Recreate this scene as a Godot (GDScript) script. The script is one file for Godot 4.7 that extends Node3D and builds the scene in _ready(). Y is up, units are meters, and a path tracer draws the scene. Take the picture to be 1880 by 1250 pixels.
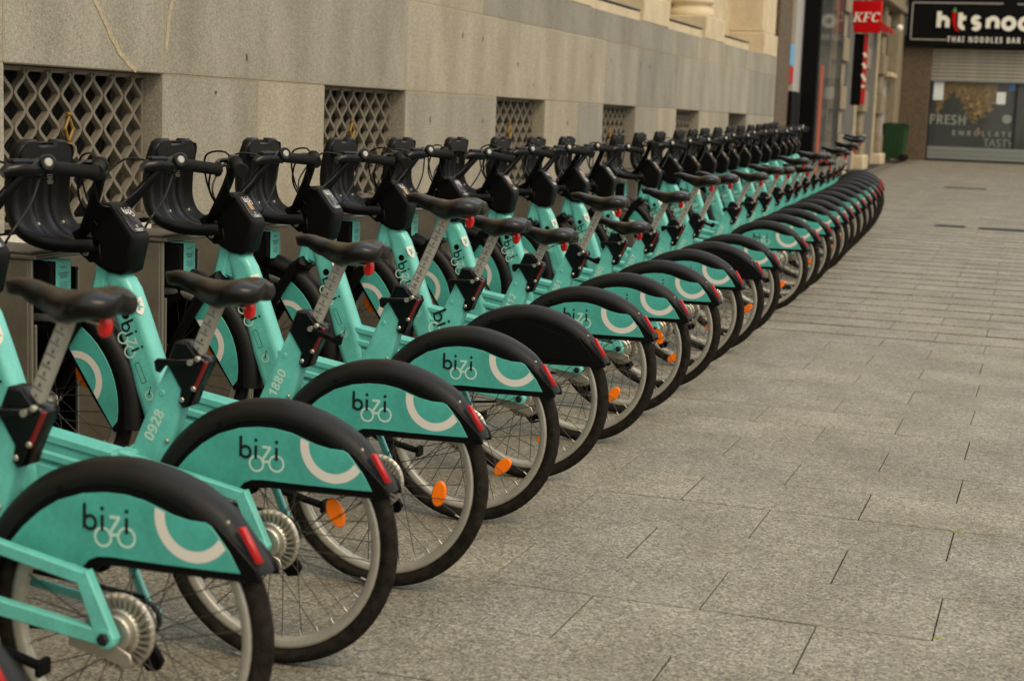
extends Node3D

# ------------------------------------------------------------------ helpers
var M := {}
var used := {}
var rng := RandomNumberGenerator.new()
var group_id := 1

class Shape:
	var st := SurfaceTool.new()
	func _init():
		st.begin(Mesh.PRIMITIVE_TRIANGLES)
	func add(tris: PackedVector3Array, group: int, flip := false):   # triangles counter-clockwise seen from outside
		st.set_smooth_group(group)
		for i in range(0, tris.size(), 3):
			st.add_vertex(tris[i])
			if flip:
				st.add_vertex(tris[i + 1]); st.add_vertex(tris[i + 2])
			else:
				st.add_vertex(tris[i + 2]); st.add_vertex(tris[i + 1])
	func done() -> ArrayMesh:
		st.generate_normals()
		return st.commit()

func inside_out(t: PackedVector3Array) -> bool:
	var s := 0.0
	var c := t[0]
	for i in range(0, t.size(), 3):
		s += (t[i] - c).dot((t[i + 1] - c).cross(t[i + 2] - c))
	return s < 0.0

func next_group() -> int:
	group_id += 1
	return group_id

func numbered(called: String) -> String:
	var n: int = used.get(called, 0)
	used[called] = n + 1
	return called if n == 0 else "%s_%03d" % [called, n]

func thing(called: String, label: String, category: String, at := Vector3.ZERO, turn := 0.0, group := "") -> Node3D:
	var o := Node3D.new()
	o.name = numbered(called)
	add_child(o)
	o.position = at
	o.rotation.y = turn
	tag(o, label, category, group)
	return o

func tag(o: Node, label: String, category: String, group := ""):
	o.set_meta("label", label)
	o.set_meta("category", category)
	if group != "":
		o.set_meta("group", group)

func part(called: String, m: Mesh, mat: Material, parent: Node, at := Vector3.ZERO) -> MeshInstance3D:
	var o := MeshInstance3D.new()
	o.name = called if parent != self else numbered(called)
	o.mesh = m
	o.material_override = mat
	o.position = at
	parent.add_child(o, true)
	return o

# closed body through rings of equal length
func loft_tris(rings: Array, caps := true, wrap := false) -> PackedVector3Array:
	var t := PackedVector3Array()
	var k: int = rings.size()
	var n: int = rings[0].size()
	for i in (k if wrap else k - 1):
		var a: PackedVector3Array = rings[i]
		var b: PackedVector3Array = rings[(i + 1) % k]
		for j in n:
			var j2 := (j + 1) % n
			t.append_array([a[j], a[j2], b[j2], a[j], b[j2], b[j]])
	if caps and not wrap:
		for e in 2:
			var r: PackedVector3Array = rings[0] if e == 0 else rings[k - 1]
			var c := Vector3.ZERO
			for p in r: c += p
			c /= n
			for j in n:
				var j2 := (j + 1) % n
				if e == 0: t.append_array([c, r[j2], r[j]])
				else: t.append_array([c, r[j], r[j2]])
	return t

func add_loft(s: Shape, rings: Array, smooth := true, caps := true, wrap := false):
	var n: int = rings[0].size()
	var body := loft_tris(rings, caps, wrap)
	var flip := inside_out(body)
	if smooth and caps and not wrap:
		var cut := body.size() - 6 * n
		s.add(body.slice(0, cut), next_group(), flip)
		s.add(body.slice(cut), next_group(), flip)
	else:
		s.add(body, next_group() if smooth else -1, flip)

func add_tube(s: Shape, path: Array, r, n := 8):
	var rings := []
	var up := Vector3.UP
	var d0: Vector3 = (path[1] - path[0]).normalized()
	if absf(d0.dot(up)) > 0.9: up = Vector3.RIGHT
	for i in path.size():
		var d: Vector3
		if i == 0: d = path[1] - path[0]
		elif i == path.size() - 1: d = path[i] - path[i - 1]
		else: d = (path[i + 1] - path[i]).normalized() + (path[i] - path[i - 1]).normalized()
		d = d.normalized()
		up = (up - d * up.dot(d)).normalized()
		var side := d.cross(up)
		var ring := PackedVector3Array()
		var rad: float = r[i] if r is Array else r
		for j in n:
			var a := TAU * j / n
			ring.append(path[i] + (up * cos(a) + side * sin(a)) * rad)
		rings.append(ring)
	add_loft(s, rings)

func tube(path: Array, r, n := 8) -> ArrayMesh:
	var s := Shape.new()
	add_tube(s, path, r, n)
	return s.done()

func curve(points: Array, steps := 6) -> Array:   # smooth path through points
	var out := []
	var k := points.size()
	for i in k - 1:
		var p0 = points[maxi(i - 1, 0)]
		var p3 = points[mini(i + 2, k - 1)]
		for j in steps:
			out.append(points[i].cubic_interpolate(points[i + 1], p0, p3, float(j) / steps))
	out.append(points[k - 1])
	return out

func add_box(s: Shape, c: Vector3, size: Vector3, bevel := 0.0, basis := Basis.IDENTITY):
	var h := size / 2.0
	if bevel <= 0.0:
		var b := PackedVector3Array()
		var f := PackedVector3Array()
		for q in [[-1, -1], [1, -1], [1, 1], [-1, 1]]:
			b.append(c + basis * Vector3(q[0] * h.x, q[1] * h.y, -h.z))
			f.append(c + basis * Vector3(q[0] * h.x, q[1] * h.y, h.z))
		add_loft(s, [b, f], false)
		return
	var rings := []
	for z in [[-h.z, bevel], [-h.z + bevel, 0.0], [h.z - bevel, 0.0], [h.z, bevel]]:
		var x: float = h.x - z[1]
		var y: float = h.y - z[1]
		var k := bevel
		var ring := PackedVector3Array()
		for q in [[-x + k, -y], [x - k, -y], [x, -y + k], [x, y - k], [x - k, y], [-x + k, y], [-x, y - k], [-x, -y + k]]:
			ring.append(c + basis * Vector3(q[0], q[1], z[0]))
		rings.append(ring)
	add_loft(s, rings, false)

func box(size: Vector3, bevel := 0.0, c := Vector3.ZERO) -> ArrayMesh:
	var s := Shape.new()
	add_box(s, c, size, bevel)
	return s.done()

func inset(poly: PackedVector2Array, d: float) -> PackedVector2Array:
	var n := poly.size()
	var ccw := not Geometry2D.is_polygon_clockwise(poly)
	var out := PackedVector2Array()
	for i in n:
		var a := (poly[i] - poly[(i + n - 1) % n]).normalized()
		var b := (poly[(i + 1) % n] - poly[i]).normalized()
		var na := Vector2(-a.y, a.x)
		var nb := Vector2(-b.y, b.x)
		var m := (na + nb)
		m = m / maxf(0.5, m.length_squared() / 2.0)
		out.append(poly[i] + m * d * (1.0 if ccw else -1.0))
	return out

# flat piece: outline in the xy plane between two depths, edges bevelled
func add_plate(s: Shape, poly: PackedVector2Array, w0: float, w1: float, bevel := 0.0, smooth_side := true):
	var idx := Geometry2D.triangulate_polygon(poly)
	if idx.is_empty(): return
	var inner := inset(poly, bevel) if bevel > 0.0 else poly
	var rings := []
	var spec := [[inner, w0], [poly, w0 + bevel], [poly, w1 - bevel], [inner, w1]] if bevel > 0.0 else [[poly, w0], [poly, w1]]
	for q in spec:
		var ring := PackedVector3Array()
		for p in q[0]: ring.append(Vector3(p.x, p.y, q[1]))
		rings.append(ring)
	var side := loft_tris(rings, false)
	var cap := PackedVector3Array()
	for e in 2:
		var r: PackedVector3Array = rings[0] if e == 0 else rings[rings.size() - 1]
		for i in range(0, idx.size(), 3):
			var a := r[idx[i]]; var b := r[idx[i + 1]]; var c := r[idx[i + 2]]
			if ((b - a).cross(c - a).z > 0.0) == (e == 1): cap.append_array([a, b, c])
			else: cap.append_array([a, c, b])
	var whole := side.duplicate()
	whole.append_array(cap)
	# the caps are right by construction; turn the sides if the outline runs the other way
	var flip := Geometry2D.is_polygon_clockwise(poly)
	s.add(side, next_group() if smooth_side else -1, flip)
	s.add(cap, next_group())

func plate(poly: PackedVector2Array, w0: float, w1: float, bevel := 0.0, smooth_side := true) -> ArrayMesh:
	var s := Shape.new()
	add_plate(s, poly, w0, w1, bevel, smooth_side)
	return s.done()

# body of revolution about the z axis from a closed outline of (radius, z)
func add_lathe(s: Shape, outline: Array, c := Vector3.ZERO, n := 40, smooth := true):
	var rings := []
	for i in n:
		var a := TAU * i / n
		var ring := PackedVector3Array()
		for p in outline: ring.append(c + Vector3(cos(a) * p[0], sin(a) * p[0], p[1]))
		rings.append(ring)
	add_loft(s, rings, smooth, false, true)

func add_disc(s: Shape, c: Vector3, r: float, half: float, n := 16, bevel := 0.0):
	var rings := []
	for q in ([[r - bevel, -half], [r, -half + bevel], [r, half - bevel], [r - bevel, half]] if bevel > 0.0 else [[r, -half], [r, half]]):
		var ring := PackedVector3Array()
		for j in n: ring.append(c + Vector3(cos(TAU * j / n) * q[0], sin(TAU * j / n) * q[0], q[1]))
		rings.append(ring)
	add_loft(s, rings, bevel == 0.0)

func disc(r: float, half: float, n := 16, bevel := 0.0, c := Vector3.ZERO) -> ArrayMesh:
	var s := Shape.new()
	add_disc(s, c, r, half, n, bevel)
	return s.done()

# lathe about the y axis (columns, bases)
func turned(outline: Array, n := 32) -> ArrayMesh:
	var rings := []
	for p in outline:
		var ring := PackedVector3Array()
		for j in n: ring.append(Vector3(cos(TAU * j / n) * p[0], p[1], sin(TAU * j / n) * p[0]))
		rings.append(ring)
	var s := Shape.new()
	add_loft(s, rings, true)
	return s.done()

func v2(list: Array, mirror := true) -> PackedVector2Array:   # (forward, up) of the bicycle to its own x, y
	var out := PackedVector2Array()
	for p in list: out.append(Vector2(-p[0] if mirror else p[0], p[1]))
	return out

func b3(u: float, v: float, w: float) -> Vector3:
	return Vector3(-u, v, w)

# printed strokes, each a hair prouder than the last
func add_stroke(s: Shape, path: PackedVector2Array, width: float, w: float, xf := Transform2D.IDENTITY, thick := 0.0):
	var p := PackedVector2Array()
	for q in path: p.append(q)
	for poly in Geometry2D.offset_polyline(p, width / 2.0, Geometry2D.JOIN_ROUND, Geometry2D.END_ROUND):
		var moved := PackedVector2Array()
		for q in poly: moved.append(xf * q)
		if thick > 0.0: add_plate(s, moved, w - thick, w, 0.0)
		else: add_flat(s, moved, w)

func add_flat(s: Shape, poly: PackedVector2Array, w: float):
	var idx := Geometry2D.triangulate_polygon(poly)
	var t := PackedVector3Array()
	for i in range(0, idx.size(), 3):
		var a := Vector3(poly[idx[i]].x, poly[idx[i]].y, w)
		var b := Vector3(poly[idx[i + 1]].x, poly[idx[i + 1]].y, w)
		var c := Vector3(poly[idx[i + 2]].x, poly[idx[i + 2]].y, w)
		if (b - a).cross(c - a).z > 0.0: t.append_array([a, b, c])
		else: t.append_array([a, c, b])
	s.add(t, -1)

func add_ring(s: Shape, c: Vector2, r0: float, r1: float, w: float, xf := Transform2D.IDENTITY, a0 := 0.0, a1 := TAU, n := 40, clip := PackedVector2Array(), thick := 0.0):
	for i in n:
		var a := a0 + (a1 - a0) * i / n
		var b := a0 + (a1 - a0) * (i + 1) / n
		var q := PackedVector2Array([xf * (c + Vector2.from_angle(a) * r0), xf * (c + Vector2.from_angle(a) * r1), xf * (c + Vector2.from_angle(b) * r1), xf * (c + Vector2.from_angle(b) * r0)])
		if clip.is_empty():
			if thick > 0.0: add_plate(s, q, w - thick, w)
			else: add_flat(s, q, w)
		else:
			for piece in Geometry2D.intersect_polygons(q, clip): add_flat(s, piece, w)

func arc(c: Vector2, r: float, a0: float, a1: float, n := 14) -> PackedVector2Array:
	var out := PackedVector2Array()
	for i in n + 1: out.append(c + Vector2.from_angle(deg_to_rad(a0 + (a1 - a0) * i / n)) * r)
	return out

func logo(black: Shape, white: Shape, xf: Transform2D, w: float):   # the four letters, the middle one riding on two rings
	add_stroke(white, PackedVector2Array([Vector2(-.043, .524), Vector2(-.022, .5245), Vector2(-.044, .490), Vector2(-.022, .4905)]), .0062, w, xf)
	add_ring(white, Vector2(-.057, .4835), .0150, .0202, w + .0003, xf, 0, TAU, 24)
	add_ring(white, Vector2(-.006, .488), .0155, .0208, w + .0003, xf, 0, TAU, 24)
	add_stroke(black, PackedVector2Array([Vector2(-.098, .545), Vector2(-.098, .4965)]), .0076, w + .0006, xf)
	add_ring(black, Vector2(-.0855, .509), .0095, .0162, w + .0009, xf, 0, TAU, 24)
	for x in [-.059, -.006]:
		add_stroke(black, PackedVector2Array([Vector2(x, .526), Vector2(x, .4955)]), .0070, w + .0006, xf)
		add_ring(black, Vector2(x, .5385), 0.0, .0043, w + .0006, xf, 0, TAU, 12)

func letters(called: String, what: String, height: float, depth: float, mat: Material, parent: Node, at: Vector3, bold := true, face := "Droid Sans", turn := Vector3.ZERO, squeeze := 1.0, spaced := 0) -> MeshInstance3D:
	var t := TextMesh.new()
	var f := SystemFont.new()
	f.font_names = PackedStringArray([face])
	if bold: f.font_weight = 700
	if spaced > 0:
		var fv := FontVariation.new()
		fv.base_font = f
		fv.spacing_glyph = spaced
		t.font = fv
	else:
		t.font = f
	t.text = what
	t.font_size = 64
	t.pixel_size = height / 64.0 / 0.714
	t.depth = depth
	t.curve_step = 1.0
	var o := part(called, t, mat, parent, at)
	o.rotation = turn
	o.scale = Vector3(squeeze, 1, 1)
	return o

# ------------------------------------------------------------------ materials
func lin(r: float, g: float, b: float) -> Color:
	return Color(r, g, b)

func mat(called: String, c: Color, rough: float, metal := 0.0, tex: Texture2D = null, scale := 1.0, world := false) -> StandardMaterial3D:
	var m := StandardMaterial3D.new()
	m.resource_name = called
	m.albedo_color = c
	m.roughness = rough
	m.metallic = metal
	if tex:
		m.albedo_texture = tex
		m.uv1_triplanar = true
		m.uv1_world_triplanar = world
		m.uv1_scale = Vector3.ONE * scale
	M[called] = m
	return m

func noise_bytes(size: int, kind: int, freq: float, octaves: int, seed_no: int) -> PackedByteArray:
	var n := FastNoiseLite.new()
	n.seed = seed_no
	n.noise_type = kind
	n.frequency = freq
	n.fractal_type = FastNoiseLite.FRACTAL_FBM if octaves > 1 else FastNoiseLite.FRACTAL_NONE
	n.fractal_octaves = maxi(octaves, 1)
	if kind == FastNoiseLite.TYPE_CELLULAR:
		n.cellular_return_type = FastNoiseLite.RETURN_CELL_VALUE
		n.cellular_jitter = 1.0
	var im := n.get_seamless_image(size, size, false, false, 0.12, true)
	im.convert(Image.FORMAT_L8)
	return im.get_data()

# a tile of mixed tones: each layer [noise bytes, weight], around a middle of 1, coloured by two ends
func tones(size: int, layers: Array, dark: Color, light: Color, bumps := false) -> Array:
	var out := PackedByteArray()
	out.resize(size * size * 3)
	var h := PackedByteArray()
	h.resize(size * size)
	var r0 := dark.r * 255.0; var g0 := dark.g * 255.0; var bb0 := dark.b * 255.0
	var r1 := (light.r - dark.r) * 255.0; var g1 := (light.g - dark.g) * 255.0; var bb1 := (light.b - dark.b) * 255.0
	for i in size * size:
		var t := 0.5
		for l in layers: t += (l[0][i] / 255.0 - 0.5) * l[1]
		t = clampf(t, 0.0, 1.0)
		out[i * 3] = int(r0 + r1 * t)
		out[i * 3 + 1] = int(g0 + g1 * t)
		out[i * 3 + 2] = int(bb0 + bb1 * t)
		h[i] = int(255.0 * t)
	var im := Image.create_from_data(size, size, false, Image.FORMAT_RGB8, out)
	var res := [ImageTexture.create_from_image(im)]
	if bumps:
		var hm := Image.create_from_data(size, size, false, Image.FORMAT_L8, h)
		hm.convert(Image.FORMAT_RGBA8)
		hm.bump_map_to_normal_map(1.6)
		res.append(ImageTexture.create_from_image(hm))
	return res

func stained(m: StandardMaterial3D, tex: Texture2D, scale: Vector3):
	m.detail_enabled = true
	m.detail_blend_mode = BaseMaterial3D.BLEND_MODE_MUL
	m.detail_albedo = tex
	m.detail_uv_layer = BaseMaterial3D.DETAIL_UV_2
	m.uv2_triplanar = true
	m.uv2_world_triplanar = true
	m.uv2_scale = scale

func make_materials():
	var size := 512
	var cells := noise_bytes(size, FastNoiseLite.TYPE_CELLULAR, 0.22, 1, 3)
	var cells2 := noise_bytes(size, FastNoiseLite.TYPE_CELLULAR, 0.11, 1, 8)
	var fine := noise_bytes(size, FastNoiseLite.TYPE_SIMPLEX_SMOOTH, 0.05, 3, 5)
	var wide := noise_bytes(size, FastNoiseLite.TYPE_SIMPLEX_SMOOTH, 0.009, 4, 11)
	var granite := tones(size, [[cells, .66], [cells2, .25], [fine, .22]], Color(.46, .45, .42), Color(1, .985, .955), true)
	var granite2 := tones(size, [[cells, .55], [cells2, .22], [fine, .25]], Color(.66, .65, .62), Color(1, .99, .965), true)
	var streak: Texture2D = tones(size, [[wide, 1.3], [fine, .1]], Color(.86, .855, .84), Color(1, 1, 1))[0]
	var blotch: Texture2D = tones(size, [[wide, 1.2], [fine, .2]], Color(.84, .83, .80), Color(1, 1, 1))[0]
	var dirt: Texture2D = tones(size, [[wide, 1.0], [fine, .5], [cells, .12]], Color(.87, .87, .86), Color(1, 1, 1))[0]
	var grime: Texture2D = tones(size, [[wide, 1.2], [fine, .8], [cells, .3]], Color(.52, .49, .44), Color(1, 1, 1))[0]
	# wall granite, warm grey, several tones of slab
	var tonesw := [Color(.71, .69, .64), Color(.645, .633, .60), Color(.74, .71, .645), Color(.635, .622, .585), Color(.685, .665, .615)]
	for i in 5:
		var m := mat("wall_granite_%d" % i, tonesw[i], .82, 0, granite2[0], 1.7, true)
		m.normal_enabled = true
		m.normal_texture = granite2[1]
		m.normal_scale = .25
		stained(m, streak, Vector3(.42, .14, .42))
	var tonesp := [Color(.685, .665, .615), Color(.665, .648, .602), Color(.70, .677, .622), Color(.677, .656, .605)]
	for i in 4:
		var m := mat("paving_granite_%d" % i, tonesp[i], .78, 0, granite[0], 1.55, true)
		m.normal_enabled = true
		m.normal_texture = granite[1]
		m.normal_scale = .55
		stained(m, blotch, Vector3(.33, .33, .33))
	mat("ledge_granite", Color(.86, .84, .78), .8, 0, granite2[0], 1.25, true)
	mat("mortar", Color(.62, .545, .42), .9)
	mat("pale_vein", Color(.76, .70, .58), .85, 0, granite2[0], 1.7, true)
	mat("grout", Color(.14, .12, .095), .95)
	mat("cream_stone", Color(.78, .715, .59), .75, 0, dirt, .5, true)
	mat("warm_stone", Color(.54, .495, .41), .8, 0, dirt, .7, true)
	mat("brown_stone", Color(.46, .385, .30), .8, 0, granite[0], .6, true)
	mat("grey_stone", Color(.47, .43, .385), .8, 0, dirt, .5, true)
	mat("flashing", Color(.25, .26, .25), .5, .4)
	mat("lattice", Color(.45, .42, .365), .6, .1, dirt, 2.0)
	mat("mesh_wire", Color(.17, .145, .09), .7, .1)
	mat("gold", Color(.50, .38, .14), .5, .3)
	mat("dark_inside", Color(.03, .028, .024), .9)
	var teal := mat("teal", Color(.39, .745, .695), .38, 0, dirt, 2.2)
	teal.clearcoat_enabled = true
	teal.clearcoat = .35
	teal.clearcoat_roughness = .25
	mat("teal_panel", Color(.285, .65, .60), .42, 0, dirt, 1.6)
	mat("teal_tag", Color(.36, .72, .67), .5)
	mat("black_print", Color(.035, .04, .04), .5)
	mat("white_print", Color(.80, .78, .74), .5)
	mat("pale_print", Color(.68, .80, .74), .5)
	mat("fender_black", Color(.098, .094, .086), .50, 0, dirt, 2.0)
	mat("skirt_black", Color(.05, .049, .046), .40, 0, dirt, 2.0)
	mat("black_plastic", Color(.042, .040, .037), .46, 0, dirt, 3.0)
	mat("tray_plastic", Color(.045, .041, .037), .36, 0, dirt, 3.0)
	mat("black_gloss", Color(.035, .034, .033), .26)
	mat("rubber", Color(.17, .157, .137), .8, 0, grime, 5.0)
	mat("grip_rubber", Color(.085, .083, .078), .65)
	mat("saddle_vinyl", Color(.045, .036, .028), .31, 0, dirt, 3.0)
	mat("alloy", Color(.74, .72, .67), .42, .55, dirt, 3.0)
	mat("bright_alloy", Color(.68, .66, .61), .36, .75)
	mat("post_alloy", Color(.64, .63, .585), .5, .15, dirt, 5.0)
	mat("steel_spoke", Color(.28, .27, .25), .45, .6)
	mat("dark_steel", Color(.13, .125, .115), .5, .5)
	mat("screen_dark", Color(.13, .10, .075), .18)
	mat("screen_lit", Color(.60, .47, .27), .3)
	mat("red_lens", Color(.80, .06, .05), .28)
	mat("red_strip", Color(.66, .075, .065), .4)
	mat("red_lever", Color(.42, .03, .03), .4)
	mat("orange_lens", Color(.95, .46, .03), .25)
	mat("dock_metal", Color(.45, .425, .375), .5, .35, dirt, 1.2)
	mat("dock_edge", Color(.52, .505, .46), .42, .4)
	mat("dock_lid", Color(.44, .42, .38), .4, .4, dirt, 2.0)
	mat("dock_dark", Color(.04, .038, .034), .7)
	mat("bin_green", Color(.045, .225, .06), .45, 0, dirt, 1.5)
	mat("sign_black", Color(.03, .025, .022), .6)
	mat("sign_red", Color(.70, .025, .035), .45)
	mat("sign_white", Color(.86, .84, .78), .5)
	mat("frame_grey", Color(.55, .53, .50), .5)
	mat("chili_green", Color(.06, .36, .14), .5)
	mat("shutter", Color(.60, .57, .50), .45, .35, dirt, .8)
	mat("aluminium", Color(.52, .53, .50), .4, .6)
	mat("paper", Color(.80, .82, .80), .7)
	mat("sign_blue", Color(.33, .62, .78), .5)
	mat("badge_blue", Color(.20, .36, .55), .5)
	mat("pale_panel", Color(.62, .61, .60), .5)
	mat("grey_panel", Color(.40, .395, .385), .55, 0, dirt, .4, true)
	mat("reflected_orange", Color(.56, .26, .15), .6)  # colour of the window's orange reflection, painted on a solid strip
	mat("glass_print", Color(.50, .51, .47), .6)
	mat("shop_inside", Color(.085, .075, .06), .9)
	mat("leaf_yellow", Color(.74, .57, .15), .7)
	mat("moss", Color(.50, .54, .22), .9)
	mat("window_green", Color(.10, .14, .12), .3)
	for n in ["black_plastic", "skirt_black", "grip_rubber", "rubber", "dock_dark", "sign_black", "sign_red"]: M[n].metallic_specular = .22
	M.fender_black.metallic_specular = .34
	M.saddle_vinyl.metallic_specular = .40
	M.tray_plastic.metallic_specular = .27
	M.black_gloss.metallic_specular = .36
	var glass := mat("glass", Color(.5, .52, .5, .12), .04)
	glass.transparency = BaseMaterial3D.TRANSPARENCY_ALPHA
	glass.metallic_specular = .26

# ------------------------------------------------------------------ ground
func rise(z: float) -> float:   # the street climbs gently away from the camera
	return 0.0155 * maxf(0.0, -z - 10.0)

# ------------------------------------------------------------------ bicycle, built once in the pose it has in its dock
const HUB := Vector2(0.021, 0.304)
const FRONT := Vector2(1.115, 0.412)
const TUBE_UP := Vector2(0.413, 0.911)

func make_wheel(called: String, bike: Node3D, hub: Vector2, rear: bool):
	var wh := Node3D.new()
	wh.name = called
	wh.position = b3(hub.x, hub.y, 0)
	bike.add_child(wh, true)
	var s := Shape.new()
	var o := []
	for i in 14:
		var a := TAU * i / 14
		o.append([.2835 + cos(a) * .0207 * (0.98 if cos(a) > .8 else 1.0), sin(a) * .0215])
	add_lathe(s, o, Vector3.ZERO, 64)
	part("tyre", s.done(), M.rubber, wh)
	s = Shape.new()
	add_lathe(s, [[.2655, -.0145], [.2655, .0145], [.2575, .0150], [.2475, .0125], [.2415, .007], [.240, 0.0], [.2415, -.007], [.2475, -.0125], [.2575, -.0150]], Vector3.ZERO, 64)
	part("rim", s.done(), M.alloy, wh)
	s = Shape.new()
	for i in 32:
		var side := 1.0 if i % 2 == 0 else -1.0
		var a := TAU * i / 32
		var swing := 0.95 if (i / 2) % 2 == 0 else -0.95
		add_tube(s, [Vector3(cos(a + swing) * .034, sin(a + swing) * .034, side * .03), Vector3(cos(a) * .2405, sin(a) * .2405, side * .003)], .00125, 4)
	part("spokes", s.done(), M.steel_spoke, wh).set_meta("kind", "stuff")
	s = Shape.new()
	for i in 32:
		var a := TAU * i / 32
		add_tube(s, [Vector3(cos(a), sin(a), 0) * .241, Vector3(cos(a), sin(a), 0) * .226], .0023, 5)
	part("spoke_nipples", s.done(), M.bright_alloy, wh).set_meta("kind", "stuff")
	s = Shape.new()
	add_disc(s, Vector3.ZERO, .02, .046, 16, .003)
	for side in [-1, 1]: add_disc(s, Vector3(0, 0, side * .032), .034 if rear else .03, .0025, 24)
	add_disc(s, Vector3.ZERO, .0075, .085, 10)
	part("hub", s.done(), M.alloy, wh)
	if rear:
		s = Shape.new()
		add_disc(s, Vector3(0, 0, .042), .047, .011, 32, .004)
		add_disc(s, Vector3(0, 0, .056), .036, .008, 24, .003)
		add_lathe(s, [[.045, .034], [.0735, .034], [.0735, .037], [.045, .037]], Vector3.ZERO, 40)
		for i in 30:
			var a := TAU * i / 30
			add_box(s, Vector3(cos(a), sin(a), 0) * .0595 + Vector3(0, 0, .044), Vector3(.028, .0042, .016), 0, Basis(Vector3.BACK, a + .25))
		part("finned_brake", s.done(), M.bright_alloy, wh)
		s = Shape.new()
		add_disc(s, Vector3(0, 0, -.046), .036, .005, 26)
		add_disc(s, Vector3(0, 0, -.058), .028, .004, 22)
		part("sprocket", s.done(), M.dark_steel, wh)
	for i in 2:
		var a := 0.4 + PI * i
		s = Shape.new()
		var e := PackedVector2Array()
		for j in 20: e.append(Vector2(cos(TAU * j / 20) * .020, sin(TAU * j / 20) * .036))
		add_plate(s, e, -.007, .007, .003)
		var r := part("spoke_reflector", s.done(), M.orange_lens, wh, Vector3(cos(a), sin(a), 0) * .165)
		r.rotation.z = a
	return wh

func add_band(s: Shape, path: Array, c: Vector2, tail: float):   # rounded mudguard shell swept along its outer line
	var sect := [[.046, .041], [.030, .0425], [.016, .0385], [.006, .027], [0, .010], [0, -.010], [.006, -.027], [.016, -.0385], [.030, -.0425], [.046, -.041],
		[.046, -.037], [.030, -.0385], [.018, -.034], [.010, -.022], [.006, 0], [.010, .022], [.018, .034], [.030, .0385], [.046, .037]]
	var rings := []
	var k := path.size()
	for i in k:
		var t: Vector2 = (path[mini(i + 1, k - 1)] - path[maxi(i - 1, 0)]).normalized()
		var n := Vector2(-t.y, t.x)
		if n.dot(c - path[i]) < 0: n = -n
		var f := 1.0
		if i > k * 0.66: f = lerpf(1.0, tail, (i - k * 0.66) / (k * 0.34))
		var ring := PackedVector3Array()
		for q in sect:
			var p: Vector2 = path[i] + n * q[0]
			ring.append(b3(p.x, p.y, q[1] * f))
		rings.append(ring)
	add_loft(s, rings, true)

func vlist(list: Array) -> Array:
	var out := []
	for p in list: out.append(Vector2(p[0], p[1]))
	return out

func make_rear_fender(bike: Node3D):
	var op := curve(vlist([[.350, .345], [.347, .40], [.327, .458], [.294, .507], [.249, .552], [.194, .590], [.126, .617], [.071, .6285], [.004, .631], [-.054, .622], [-.111, .604], [-.157, .581], [-.191, .558], [-.216, .531], [-.248, .494], [-.269, .466], [-.277, .447]]), 3)
	var s := Shape.new()
	add_band(s, op, Vector2(0, .3), .82)
	var f := part("rear_mudguard", s.done(), M.fender_black, bike)
	var inner := []
	for i in range(4, op.size()):
		var t: Vector2 = (op[mini(i + 1, op.size() - 1)] - op[i - 1]).normalized()
		var n := Vector2(-t.y, t.x)
		if n.dot(Vector2(0, .3) - op[i]) < 0: n = -n
		var depth := 0.036 if i < op.size() - 18 else maxf(0.004, 0.036 - .0022 * (i - op.size() + 18))
		inner.append(op[i] + n * depth)
	var low := vlist([[-.274, .434], [-.237, .4315], [-.188, .431], [-.07, .4285], [.03, .428], [.062, .425], [.083, .412], [.097, .394], [.112, .386], [.174, .397], [.25, .418], [.300, .424]])
	var sk := PackedVector2Array()
	for p in inner: sk.append(Vector2(-p.x, p.y))
	for p in low: sk.append(Vector2(-p.x, p.y))
	s = Shape.new()
	add_plate(s, sk, .029, .0402, .0035)
	add_plate(s, sk, -.0402, -.029, .0035)
	part("skirt", s.done(), M.skirt_black, f)
	var pn := v2([[.271, .444], [.237, .483], [.2, .516], [.157, .5435], [.102, .5625], [.053, .5695], [.011, .570], [-.031, .5635], [-.067, .552], [-.091, .5435], [-.127, .537], [-.160, .5365], [-.172, .531], [-.186, .516], [-.21, .488], [-.234, .4495], [-.187, .4475], [-.069, .4455], [.039, .4455], [.069, .443], [.089, .434], [.103, .418], [.118, .407], [.174, .4155], [.237, .429]])
	s = Shape.new()
	add_plate(s, pn, .0402, .0428, .0011)
	add_plate(s, pn, -.0428, -.0402, .0011)
	part("side_panel", s.done(), M.teal_panel, f)
	s = Shape.new()
	add_ring(s, Vector2(.137, .541), .0615, .0835, .0434, Transform2D.IDENTITY, 0, TAU, 64, inset(pn, .002))
	part("ring_print", s.done(), M.white_print, f)
	var bl := Shape.new()
	var wt := Shape.new()
	logo(bl, wt, Transform2D.IDENTITY, .0434)
	for i in 4: add_stroke(wt, PackedVector2Array([Vector2(-.225 + i * .032, .4335 - i * .0035), Vector2(-.212 + i * .032, .432 - i * .0033)]), .0022, .0434)
	part("lettering", bl.done(), M.black_print, f)
	part("logo", wt.done(), M.pale_print, f)
	s = Shape.new()
	add_plate(s, v2([[-.2250, .5335], [-.2365, .5345], [-.2755, .4740], [-.2640, .4705]]), .026, .0403, .0015)
	part("tail_reflector", s.done(), M.red_strip, f)
	part("screw", disc(.0042, .002, 10, .001, b3(-.207, .542, .0425)), M.bright_alloy, f)
	part("plug", disc(.007, .0015, 12, 0, b3(.155, .565, .0425)), M.black_gloss, f)

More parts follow.
